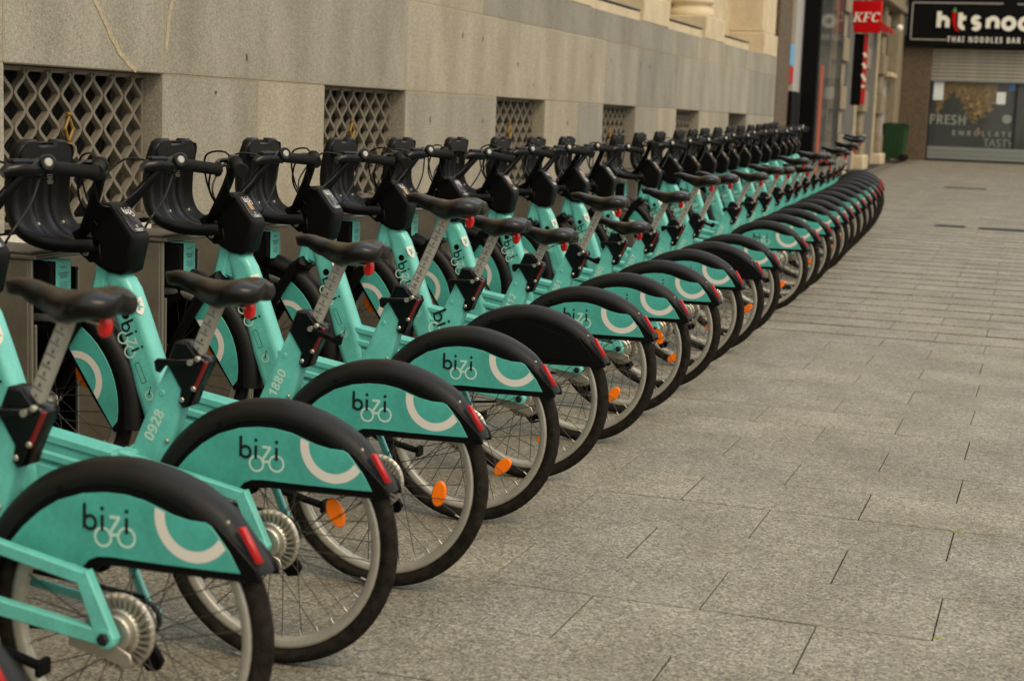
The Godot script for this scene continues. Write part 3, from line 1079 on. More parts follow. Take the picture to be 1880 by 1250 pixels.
func make_grille(parent: Node, zr: float, zl: float, y0: float, y1: float, fancy: bool):
	var w := Node3D.new()
	w.name = "window"
	w.position = Vector3(WALL - .113, 0, 0)
	parent.add_child(w, true)
	var s := Shape.new()
	var zm := (zr + zl) / 2
	var wide := zl - zr
	for q in [[y0 + .015, .03, wide, zm, true], [y1 - .012, .024, wide, zm, true]]:
		add_box(s, Vector3(-.01, q[0], q[3]), Vector3(.04, q[1], q[2]), .004)
	for z in [zr + .012, zl - .012]: add_box(s, Vector3(-.01, (y0 + y1) / 2, z), Vector3(.044, y1 - y0 - .06, .024), .004)
	part("frame", s.done(), M.lattice, w)
	part("recess", box(Vector3(.01, y1 - y0 + .1, wide + .1), 0, Vector3(-.25, (y0 + y1) / 2, zm)), M.dark_inside, w)
	# wavy flat bars, neighbours mirrored, touching where they meet
	var pitch := .084
	var high := .152
	var n := int(wide / pitch)
	for kind in 2:
		s = Shape.new()
		var line := []
		var steps := int((y1 - y0 - .04) / high * 8)
		for i in steps + 1:
			var y := y0 + .03 + (y1 - y0 - .05) * i / steps
			var ph := (y1 - y) / high * TAU
			var tri := asin(sin(ph) * .97) / (PI / 2)
			line.append(Vector2(y, (tri * .45 + sin(ph) * .55) * (pitch / 2 - .004) * (1.0 if kind == 0 else -1.0)))
		var rings := []
		for i in line.size():
			var t: Vector2 = (line[mini(i + 1, line.size() - 1)] - line[maxi(i - 1, 0)]).normalized()
			var nn := Vector2(-t.y, t.x) * .0086
			var a: Vector2 = line[i] + nn
			var b: Vector2 = line[i] - nn
			rings.append(PackedVector3Array([Vector3(-.016, a.x, a.y), Vector3(.016, a.x, a.y), Vector3(.016, b.x, b.y), Vector3(-.016, b.x, b.y)]))
		add_loft(s, rings, false)
		var m := s.done()
		for k in n:
			if k % 2 == kind:
				part("lattice_bar", m, M.lattice, w, Vector3(.004 * (kind), 0, zr + (wide - n * pitch) / 2 + pitch * (k + .5)))
	if fancy:
		s = Shape.new()   # fine expanded mesh some way behind the bars
		var step := .034
		for k in int(wide / step) + int((y1 - y0) / step * 1.6):
			for dirn in [-1, 1]:
				var za := zr + k * step - (y1 - y0) / 1.6
				var zb := za + (y1 - y0) / 1.6
				var ya := y0; var yb := y1
				if za < zr: ya = y0 + (zr - za) * 1.6; za = zr
				if zb > zl: yb = y1 - (zb - zl) * 1.6; zb = zl
				if yb - ya < .02: continue
				var f := func(z): return z if dirn == 1 else zr + zl - z
				add_tube(s, [Vector3(-.115 - .002 * dirn, ya, f.call(za)), Vector3(-.115 - .002 * dirn, yb, f.call(zb))], .0016, 4)
		var wire := part("wire_mesh", s.done(), M.mesh_wire, w)
		wire.set_meta("kind", "stuff")
	# gilded lozenge over two scrolls
	s = Shape.new()
	var c := Vector2((zr + zl) / 2 + .04, 1.165)
	var o := [Vector2(0, .055), Vector2(.030, 0), Vector2(0, -.055), Vector2(-.030, 0)]
	for i in 4:
		var a: Vector2 = c + o[i]; var b: Vector2 = c + o[(i + 1) % 4]
		add_tube(s, [Vector3(.03, a.y, a.x), Vector3(.03, b.y, b.x)], .0075, 6)
	for e in [-1, 1]:
		var q := Vector3(.03, c.y + .066 * e, c.x)
		add_tube(s, [q - Vector3(0, 0, .016), q + Vector3(0, 0, .016)], .008, 6)
		add_tube(s, [Vector3(.03, c.y, c.x + .026 * e), Vector3(.03, c.y, c.x + .040 * e)], .008, 6)
	part("gilded_lozenge", s.done(), M.gold, w)
	s = Shape.new()
	for e in [-1, 1]:
		var pts := []
		for i in 12:
			var a := deg_to_rad(100 - i * 28)
			pts.append(Vector3(.026, c.y - .10 + sin(a) * .030, c.x + e * (.030 + cos(a) * .024)))
		add_tube(s, pts, .0085, 6)
	part("scroll", s.done(), M.lattice, w)

func make_bank():
	var b := thing("stone_building", "long grey granite building base with latticed basement windows and cream column bases above", "building")
	rng.seed = 21
	var y0 := .735; var y1 := 1.432; var y2 := 2.02; var y3 := 2.29
	var s: Shape
	var period := 3.021
	for k in range(-4, 6):
		var zl := -5.575 - period * k
		var zr := -6.805 - period * k
		var nl := zr - (period - 1.23)      # the next window's near edge
		if k == 5: nl = -24.1
		var g := func(): return M["wall_granite_%d" % (rng.randi() % 5)]
		var o := func(): return WALL + rng.randf_range(-.003, .003)
		slab("granite_slab", b, -4.40, o.call(), y1, y2, zl, zr, g.call())
		if k == 5:
			slab("granite_slab", b, -4.40, o.call(), y1, y2, zr, nl, g.call())
			slab("granite_slab", b, -4.40, o.call(), y0, y1, zr, nl, g.call())
		else:
			slab("granite_slab", b, -4.40, o.call(), y1, y2, zr, nl, g.call())
			var zm: float = lerpf(zr, nl, .54)
			slab("granite_slab", b, -4.40, o.call(), y0, y1, zr, zm, g.call())
			slab("granite_slab", b, -4.40, o.call(), y0, y1, zm, nl, g.call())
		for q in [[zl + .35, zl - .95], [zl - .95, zl + .35 - period]]:
			slab("granite_slab", b, -4.62, o.call() - .004, y2, y3, q[0], -24.1 if q[1] < -23.0 else q[1], g.call())
		if k >= -1 and k < 5: make_grille(b, zr, zl, y0, y1, k <= 1)
		elif k == 5: part("recess", box(Vector3(.01, .9, 1.5), 0, Vector3(-4.39, 1.1, (zl + zr) / 2)), M.dark_inside, b)
		for q in 2:
			slab("ledge_slab", b, WALL + .002, -3.66 + rng.randf_range(-.004, .004), -.05, .732, zl - period / 2 * q, zl - period / 2 * (q + 1), M.ledge_granite, .012)
	var joint := func(y: float, ya: float, z: float, za: float): part("mortar_joint", box(Vector3(.06, maxf(ya, .0055), maxf(za, .0055)), 0, Vector3(WALL - .0315, y, z)), M.mortar, b)
	joint.call(y2, 0.0, -9.0, 30.0)
	for k in range(-4, 6):
		var zl := -5.575 - period * k
		var zr := -6.805 - period * k
		var nl := zr - (period - 1.23)
		joint.call((y1 + y2) / 2, y2 - y1 - .012, zl, 0.0)
		joint.call((y1 + y2) / 2, y2 - y1 - .012, zr, 0.0)
		if k < 5:
			joint.call(y1, 0.0, (zr + nl) / 2, zr - nl - .01)
			joint.call((y0 + y1) / 2, y1 - y0 - .012, lerpf(zr, nl, .54), 0.0)
		for z in [zl + .35, zl - .95]: joint.call((y2 + y3) / 2, y3 - y2 - .012, z, 0.0)
	# pale veins and dark chips in the stone
	for q in [[[-5.93, 2.02], [-6.10, 1.86], [-6.25, 1.70], [-6.42, 1.52], [-6.56, 1.44]], [[-7.02, 2.02], [-6.93, 1.86], [-6.85, 1.72], [-6.825, 1.55]]]:
		s = Shape.new()
		var pts := PackedVector2Array()
		for p in curve(vlist(q), 5): pts.append(Vector2(-p.x + rng.randf_range(-.006, .006), p.y))
		add_stroke(s, pts, .026, 0.0)
		part("pale_vein", s.done(), M.pale_vein, b, Vector3(WALL + .0036, 0, 0)).rotation.y = PI / 2
	for i in 26:
		s = Shape.new()
		var e := PackedVector2Array()
		var hh := rng.randf_range(.008, .03)
		for j in 9: e.append(Vector2.from_angle(TAU * j / 9) * Vector2(rng.randf_range(.005, .011), hh * rng.randf_range(.7, 1.1)))
		add_flat(s, e, 0.0)
		part("dark_chip", s.done(), M.grout, b, Vector3(WALL + .0036, [1.25, 1.36, 1.55, 1.7, 1.85, 2.15][rng.randi() % 6], -7.3 - rng.randf() * 14.0 if i > 0 else -7.31)).rotation.y = PI / 2
	# upper storey: pedestals with columns, sills between
	var up := []
	for k in range(-3, 4):
		var za := -7.03 - 3.005 * k - 3.005
		up.append(za)
	for za in up:
		var zb: float = za - 1.10
		if za < -22.0: zb = -22.9
		slab("pedestal", b, -4.78, WALL - .006, y3, 2.56, za, zb, M.cream_stone, .008)
		var zc: float = za - .55
		part("column_base", turned([[.02, 2.561], [.292, 2.561], [.296, 2.60], [.285, 2.655], [.262, 2.675], [.252, 2.70], [.262, 2.715], [.286, 2.735], [.288, 2.775], [.262, 2.80], [.25, 2.815], [.02, 2.815]], 40), M.cream_stone, b, Vector3(-4.44, 0, zc))
		part("column_shaft", turned([[.02, 2.816], [.245, 2.816], [.236, 2.86], [.236, 6.4], [.02, 6.4]], 40), M.cream_stone, b, Vector3(-4.44, 0, zc))
		if za > -20:
			slab("window_sill", b, -4.70, WALL - .05, y3, 2.385, zb, za - 3.005, M.cream_stone, .006)
			s = Shape.new()
			add_box(s, Vector3(-4.33, 2.418, zb - .95), Vector3(.38, .016, 1.86), .003, Basis(Vector3.BACK, -.10))
			part("sill_flashing", s.done(), M.flashing, b)
	slab("end_pilaster", b, -4.72, WALL - .004, y3, 2.60, -23.0, -24.08, M.cream_stone, .01)
	slab("end_pilaster", b, -4.72, WALL - .04, 2.60, 8.0, -23.05, -24.05, M.cream_stone, .02)
	part("wall", box(Vector3(.5, 9.0, 37.0), 0, Vector3(-4.88, 4.5, -5.55)), M.cream_stone, b)

func make_side_building():
	var b := thing("shop_building", "narrow stone shopfronts in shade between the granite building and the noodle bar", "building")
	var g0 := rise(-30.0)
	part("wall", box(Vector3(.6, 9.0, 25.0), 0, Vector3(-4.78, 4.5, -36.65)), M.grey_stone, b)
	part("corner_pilaster", box(Vector3(.30, 9.0, 1.15), .02, Vector3(-4.345, 4.5, -25.32)), M.brown_stone, b)
	part("stone_strip", box(Vector3(.22, 9.0, .72), .01, Vector3(-4.36, 4.5, -26.26)), M.warm_stone, b)
	part("pale_panel", box(Vector3(.20, 6.0, .80), .01, Vector3(-4.36, 4.85, -27.02)), M.pale_panel, b)
	part("dark_panel", box(Vector3(.20, 1.60, .80), .01, Vector3(-4.36, 1.04, -27.02)), M.sign_black, b)
	# shop window
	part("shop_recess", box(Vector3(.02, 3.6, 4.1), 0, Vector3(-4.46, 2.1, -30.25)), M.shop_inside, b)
	part("glass_pane", box(Vector3(.012, 3.45, 3.75)), M.glass, b, Vector3(-4.27, 2.15, -30.2)).rotation.y = -.0315
	var s := Shape.new()
	for z in [-28.28, -32.14]: add_box(s, Vector3(-4.25, 2.2, z), Vector3(.10, 3.7, .10), .005)
	add_box(s, Vector3(-4.25, 3.93, -30.2), Vector3(.10, .10, 3.76), .005)
	add_box(s, Vector3(-4.25, .40, -30.2), Vector3(.10, .10, 3.76), .005)
	part("window_frame", s.done(), M.dark_steel, b)
	part("fascia", box(Vector3(.30, 1.0, 4.2), .02, Vector3(-4.33, 4.55, -30.25)), M.grey_stone, b)
	# rusticated pilasters with panels between
	for z in [-33.05, -36.9, -40.6]:
		for i in 8:
			var deep := .26 if i % 2 == 0 else .20
			part("quoin", box(Vector3(deep, .47, .78 if i % 2 == 0 else .62), .018, Vector3(-4.48 + deep / 2, g0 + .62 + i * .48, z)), M.warm_stone, b)
		part("pilaster_base", box(Vector3(.34, .36, .86), .03, Vector3(-4.31, g0 + .22, z)), M.cream_stone, b)
	for q in [[-34.95, 2.6], [-38.75, 2.6]]:
		part("grey_panel", box(Vector3(.10, 4.4, q[1]), .01, Vector3(-4.43, 2.3, q[0])), M.grey_panel, b)
		part("panel_edge", box(Vector3(.12, 4.4, .10), .006, Vector3(-4.40, 2.3, q[0] - q[1] / 2 + .1)), M.cream_stone, b)
	part("white_strip", box(Vector3(.12, 2.0, .7), .01, Vector3(-4.41, 1.55, -42.0)), M.pale_panel, b)
	part("corner_stone", box(Vector3(.40, 9.0, 1.35), .02, Vector3(-4.36, 4.5, -43.55)), M.warm_stone, b)
	part("window_ledge", box(Vector3(.30, .12, 1.3), .015, Vector3(-4.30, 2.66, -42.1)), M.cream_stone, b)
	var w := part("window", box(Vector3(.06, .95, .8), .006, Vector3(-4.45, 3.22, -42.1)), M.cream_stone, b)
	part("pane", box(Vector3(.012, .83, .66), 0, Vector3(-4.414, 3.22, -42.1)), M.window_green, w)
	part("cornice", box(Vector3(.46, .22, 11.6), .03, Vector3(-4.32, 4.40, -38.3)), M.warm_stone, b)
	part("upper_wall", box(Vector3(.24, 4.4, 11.6), .02, Vector3(-4.37, 6.75, -38.3)), M.cream_stone, b)
	# things fixed to the front
	tag(part("notice_sign", box(Vector3(.03, .34, .40), .004, Vector3(-4.238, 2.43, -26.22)), M.sign_blue, self), "small light blue sign on the stone strip beside the black panel", "sign")
	tag(part("notice_sign", box(Vector3(.03, .26, .34), .004, Vector3(-4.232, 2.11, -26.24)), M.red_strip, self), "small red sign under the light blue sign", "sign")
	tag(part("menu_case", box(Vector3(.12, .98, .62), .012, Vector3(-4.19, 1.36, -26.2)), M.sign_black, self), "black case on the wall left of the tall black panel", "display case")
	tag(part("orange_reflection", box(Vector3(.02, 1.95, .38), .004), M.reflected_orange, self, Vector3(-4.19, 1.42, -29.45)), "narrow orange strip imitating a reflection in the shop window beside the tall black panel", "reflection")  # solid strip added in place of an orange reflection in the glass
	tag(part("sign_panel", box(Vector3(.26, 4.6, .20), .01, Vector3(-4.115, 2.75, -27.55)), M.sign_black, self), "tall black sign panel standing out from the wall before the shop window", "sign")

func make_red_signs():
	var k := thing("hanging_sign", "red square sign with white slanted letters, hanging out from the shopfronts", "sign", Vector3(-3.99, 3.56, -34.0))
	var s := Shape.new()
	var p := PackedVector2Array()
	for q in [[-.31, .325], [.30, .33], [.275, -.31], [-.24, -.31]]: p.append(Vector2(q[0], q[1]))
	add_plate(s, p, -.10, .10, .012)
	part("box", s.done(), M.sign_red, k)
	part("bracket", box(Vector3(.12, .05, .05), .004, Vector3(-.34, .1, 0)), M.dark_steel, k)
	var t := letters("lettering", "KFC", .19, .012, M.sign_white, k, Vector3(0, -.005, .105), true, "Droid Serif")
	t.transform = Transform3D(Basis(Vector3(1, 0, 0), Vector3(.22, 1, 0), Vector3(0, 0, 1)), Vector3(0, -.005, .105))
	var bld := thing("blade_sign", "narrow black blade sign with a red and white edge under the red square sign", "sign", Vector3(-4.12, 2.50, -34.05))
	part("panel", box(Vector3(.20, 1.46, .06), .006), M.sign_black, bld)
	part("edge", box(Vector3(.085, 1.45, .09), .006, Vector3(.145, .012, 0)), M.red_strip, bld)
	s = Shape.new()
	for q in [[.30, .10], [.08, .12], [-.16, .16], [-.34, .06]]: add_box(s, Vector3(.145, q[0], .046), Vector3(.06, q[1], .003), 0, Basis(Vector3.BACK, .5))
	part("white_marks", s.done(), M.sign_white, bld)
	s = Shape.new()
	var rings := []
	for z in [-38.9, -39.5]:
		rings.append(PackedVector3Array([Vector3(-4.25, 3.82, z), Vector3(-3.98, 3.62, z), Vector3(-3.98, 3.54, z), Vector3(-4.25, 3.58, z)]))
	add_loft(s, rings, false)
	tag(part("awning", s.done(), M.red_strip, self), "small red awning on the shopfront beyond the red square sign", "awning")
	var l := thing("wall_lamp", "small white globe lamp on the stone corner next to the red awning", "lamp", Vector3(-4.0, 3.78, -41.0))
	var sp := SphereMesh.new()
	sp.radius = .085; sp.height = .17
	part("globe", sp, M.sign_white, l)
	part("arm", tube([Vector3(-.24, .02, 0), Vector3(-.06, .0, 0)], .015), M.dark_steel, l)

func make_bin():
	var y := rise(-42.3)
	var b := thing("wheeled_bin", "green wheeled rubbish bin beside the stone pillar of the noodle bar", "bin", Vector3(-4.03, y, -42.3))
	var s := Shape.new()
	var rings := []
	for q in [[.06, .22, .24], [.10, .235, .25], [.80, .285, .31], [.86, .29, .315], [.865, .305, .33], [.90, .305, .33]]:
		var ring := PackedVector3Array()
		for e in [[-1, -.85], [-.85, -1], [.85, -1], [1, -.85], [1, .85], [.85, 1], [-.85, 1], [-1, .85]]: ring.append(Vector3(e[0] * q[1], q[0], e[1] * q[2]))
		rings.append(ring)
	add_loft(s, rings, false)
	for i in 3: add_box(s, Vector3(-.12 + .12 * i, .45, .283), Vector3(.02, .55, .02), .004, Basis(Vector3.RIGHT, .085))
	part("body", s.done(), M.bin_green, b)
	s = Shape.new()
	add_box(s, Vector3(0, .925, -.01), Vector3(.66, .045, .70), .018)
	add_box(s, Vector3(0, .955, -.02), Vector3(.50, .035, .50), .014)
	part("lid", s.done(), M.bin_green, b)
	part("handle", tube([Vector3(.33, .90, .24), Vector3(.38, .91, .24), Vector3(.38, .91, -.24), Vector3(.33, .90, -.24)], .016), M.bin_green, b)
	for z in [-.24, .28]:
		var w := part("wheel", disc(.10, .03, 20, .008), M.rubber, b, Vector3(.22, .10, z))
		part("wheel_cap", disc(.05, .034, 14, .004), M.black_gloss, w)

func round_letter(s: Shape, ch: String, x: float, w: float):   # heavy rounded lower-case letters, x-height .37 m
	var t := .115
	var up := [w]
	var st := func(pts: Array):
		add_stroke(s, PackedVector2Array(pts), t, up[0], Transform2D(0, Vector2(x, 0)), .05)
		up[0] += .006
	match ch:
		"h":
			st.call([Vector2(.06, .06), Vector2(.06, .47)])
			st.call([Vector2(.07, .22)] + Array(arc(Vector2(.175, .205), .105, 150, 0)) + [Vector2(.28, .06)])
		"n":
			st.call([Vector2(.06, .06), Vector2(.06, .31)])
			st.call([Vector2(.07, .22)] + Array(arc(Vector2(.18, .205), .11, 150, 0)) + [Vector2(.29, .06)])
		"t":
			st.call([Vector2(.10, .44), Vector2(.10, .16)] + Array(arc(Vector2(.19, .15), .09, 180, 285)))
			st.call([Vector2(.04, .31), Vector2(.24, .31)])
		"s":
			st.call(Array(arc(Vector2(.16, .255), .075, 30, 250)) + Array(arc(Vector2(.16, .115), .075, 70, -150)))
		"o":
			add_ring(s, Vector2(.18, .185), .075, .19, w, Transform2D(0, Vector2(x, 0)), 0, TAU, 30, PackedVector2Array(), .05)
		"d":
			add_ring(s, Vector2(.18, .185), .075, .19, w, Transform2D(0, Vector2(x, 0)), 0, TAU, 30, PackedVector2Array(), .05)
			add_stroke(s, PackedVector2Array([Vector2(.31, .06), Vector2(.31, .47)]), t, w + .004, Transform2D(0, Vector2(x, 0)), .05)
		"l":
			st.call([Vector2(.06, .06), Vector2(.06, .47)])
		"e":
			st.call(Array(arc(Vector2(.18, .185), .13, -40, -340, 20)) + [Vector2(.10, .19)])

func make_noodle_bar():
	var z := -44.0
	var g := rise(z)
	var b := thing("noodle_bar", "noodle bar front with black sign, half lowered shutter and lettered window", "shop", Vector3(0, 0, z))
	part("wall", box(Vector3(14, 9, .5), 0, Vector3(2.7, 4.5, -3.6)), M.grey_stone, b)
	part("stone_pillar", box(Vector3(.78, 3.3, .5), .02, Vector3(-3.80, g + 1.6, -.25)), M.brown_stone, b)
	part("upper_wall", box(Vector3(12, 5, .5), .02, Vector3(1.9, 7.25, -.3)), M.warm_stone, b)
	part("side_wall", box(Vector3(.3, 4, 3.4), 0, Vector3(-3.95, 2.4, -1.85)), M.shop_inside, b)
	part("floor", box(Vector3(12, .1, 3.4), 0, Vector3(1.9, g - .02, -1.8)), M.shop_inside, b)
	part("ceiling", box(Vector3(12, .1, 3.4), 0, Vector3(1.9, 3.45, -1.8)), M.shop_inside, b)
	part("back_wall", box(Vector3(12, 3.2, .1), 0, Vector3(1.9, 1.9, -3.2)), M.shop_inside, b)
	# sign
	var sg := part("sign_board", box(Vector3(9.6, 1.28, .16), .012, Vector3(.70, 4.13, .10)), M.sign_black, b)
	var s := Shape.new()
	for q in [[-2.84, 4.615, 2.28, .035], [-.32, 4.605, 2.06, .035], [-3.49, 3.67, .98, .035]]: add_box(s, Vector3(q[0], q[1], .19), Vector3(q[2], q[3], .02))
	add_box(s, Vector3(-3.975, 4.145, .19), Vector3(.035, .905, .02))
	part("outline", s.done(), M.frame_grey, sg)
	s = Shape.new()
	var x := -3.34
	for q in [["h", -3.34], ["t", -2.84], ["s", -2.50], ["n", -2.10], ["o", -1.71], ["o", -1.30], ["d", -.89], ["l", -.49], ["e", -.34], ["s", .04]]:
		round_letter(s, q[0], q[1], .24)
	var nm := part("lettering", s.done(), M.sign_white, sg, Vector3(0, 3.925, 0))
	# the dotless letter between is a chilli pepper
	s = Shape.new()
	var line := curve([Vector3(-2.905, 4.39, .235), Vector3(-2.915, 4.25, .235), Vector3(-2.895, 4.08, .235), Vector3(-2.84, 3.94, .235), Vector3(-2.74, 3.88, .235)], 4)
	var rad := []
	for i in line.size(): rad.append(lerpf(.062, .008, pow(float(i) / (line.size() - 1), 1.4)))
	add_tube(s, line, rad, 10)
	part("chilli", s.done(), M.sign_red, sg)
	s = Shape.new()
	add_tube(s, [Vector3(-2.905, 4.38, .237), Vector3(-2.90, 4.43, .237), Vector3(-2.885, 4.50, .237)], [.072, .05, .012], 9)
	part("chilli_stalk", s.done(), M.chili_green, sg)
	letters("lettering", "THAI NOODLES", .145, .012, M.sign_white, sg, Vector3(-2.345, 3.685, .19), true, "Droid Sans", Vector3.ZERO, .74, 12)
	letters("lettering", "BAR &", .145, .012, M.sign_white, sg, Vector3(-1.28, 3.685, .19), true, "Droid Sans", Vector3.ZERO, .74, 12)
	# roller shutter, half down
	var sh := Node3D.new()
	sh.name = "roller_shutter"
	b.add_child(sh, true)
	var lath := Shape.new()
	var rings := []
	for q in [-1.0, 1.0]:
		var ring := PackedVector3Array()
		for e in [[-.046, -.012], [-.040, .010], [-.015, .020], [.015, .020], [.040, .010], [.046, -.012]]: ring.append(Vector3(q * 3.4, e[0], e[1]))
		rings.append(ring)
	add_loft(lath, rings, false)
	var lm := lath.done()
	for i in 9: part("slat", lm, M.shutter, sh, Vector3(.0, 3.42 - i * .093, -.10))
	part("bottom_rail", box(Vector3(6.8, .07, .05), .006, Vector3(.0, 2.645, -.10)), M.aluminium, sh)
	# window and door
	part("glass_pane", box(Vector3(2.13, 2.02, .012), 0, Vector3(-2.30, g + 1.08, -.16)), M.glass, b)
	part("glass_door", box(Vector3(2.0, 2.02, .012), 0, Vector3(-.18, g + 1.08, -.20)), M.glass, b)
	s = Shape.new()
	for q in [-3.385, -1.205, .85]: add_box(s, Vector3(q, g + 1.08, -.17), Vector3(.06, 2.08, .09), .004)
	part("window_frame", s.done(), M.dark_steel, b)
	for i in 3: part("kick_panel", box(Vector3(4.2, .105, .06), .006, Vector3(-1.27, g + .10 + i * .112, -.12)), M.aluminium, b)
	part("threshold", box(Vector3(4.4, .04, .22), .006, Vector3(-1.2, g + .022, -.06)), M.sign_black, b)
	for q in [[-3.185, 2.365, .25, .49], [-1.585, 2.215, .23, .31]]: part("paper_notice", box(Vector3(q[2], q[3], .004), 0, Vector3(q[0], q[1], -.150)), M.paper, b)
	part("badge", box(Vector3(.16, .16, .004), 0, Vector3(-1.32, 2.50, -.150)), M.badge_blue, b)
	part("round_sticker", disc(.12, .002, 20, 0, Vector3(-1.40, 1.68, -.15)), M.glass_print, b)
	letters("window_lettering", "FRESH", .25, .004, M.glass_print, b, Vector3(-2.90, 1.61, -.150), true, "Droid Sans", Vector3.ZERO, .93)
	letters("window_lettering", "ENRÓLLATE", .13, .004, M.glass_print, b, Vector3(-2.00, 1.275, -.150), true, "Droid Sans", Vector3.ZERO, 1.08, 18)
	letters("window_lettering", "TASTY", .20, .004, M.glass_print, b, Vector3(-1.575, 1.045, -.150), false, "Droid Sans", Vector3.ZERO, 1.0)
	# interior: counter, stools and hanging ochre foliage close to the glass
	part("counter", box(Vector3(2.2, .9, .5), .01, Vector3(-2.2, g + .55, -1.4)), M.dark_steel, b)
	rng.seed = 5
	var leaf := Shape.new()
	leaf.add(PackedVector3Array([Vector3(-.035, 0, 0), Vector3(.0, -.055, .012), Vector3(.035, 0, 0), Vector3(-.035, 0, 0), Vector3(.035, 0, 0), Vector3(0, .045, .012)]), -1)
	var mm := MultiMesh.new()
	mm.transform_format = MultiMesh.TRANSFORM_3D
	mm.mesh = leaf.done()
	mm.instance_count = 6000
	for i in 6000:
		var p := Vector3(rng.randf_range(-3.25, -1.75), 0, rng.randf_range(-.75, -.3))
		p.y = 2.72 - absf(rng.randfn(0, .28)) * (1.0 + .5 * sin(p.x * 5.0))
		mm.set_instance_transform(i, Transform3D(Basis.from_euler(Vector3(rng.randf_range(-.9, .9), rng.randf_range(-1.2, 1.2), rng.randf() * TAU)).scaled(Vector3.ONE * rng.randf_range(.7, 1.5)), p))
	var fo := MultiMeshInstance3D.new()
	fo.name = "hanging_foliage"
	fo.multimesh = mm
	fo.material_override = M.leaf_yellow
	fo.set_meta("kind", "stuff")
	b.add_child(fo, true)

func make_drain(x: float, z: float, wide: float, label: String):
	var y := rise(z)
	var d := thing("drain_grate", label, "drain", Vector3(x, y + .002, z))
	var s := Shape.new()
	for e in [-1, 1]:
		add_box(s, Vector3(0, .003, e * .135), Vector3(wide, .012, .03), .003)
		add_box(s, Vector3(e * (wide / 2 - .015), .003, 0), Vector3(.03, .012, .24), .003)
	part("frame", s.done(), M.dark_steel, d)
	part("pit", box(Vector3(wide - .04, .004, .24), 0, Vector3(0, .002, 0)), M.dark_inside, d)
	var m := box(Vector3(.022, .008, .23), .002)
	for i in int((wide - .06) / .045): part("slat", m, M.dark_steel, d, Vector3(-wide / 2 + .05 + i * .045, .008, 0))

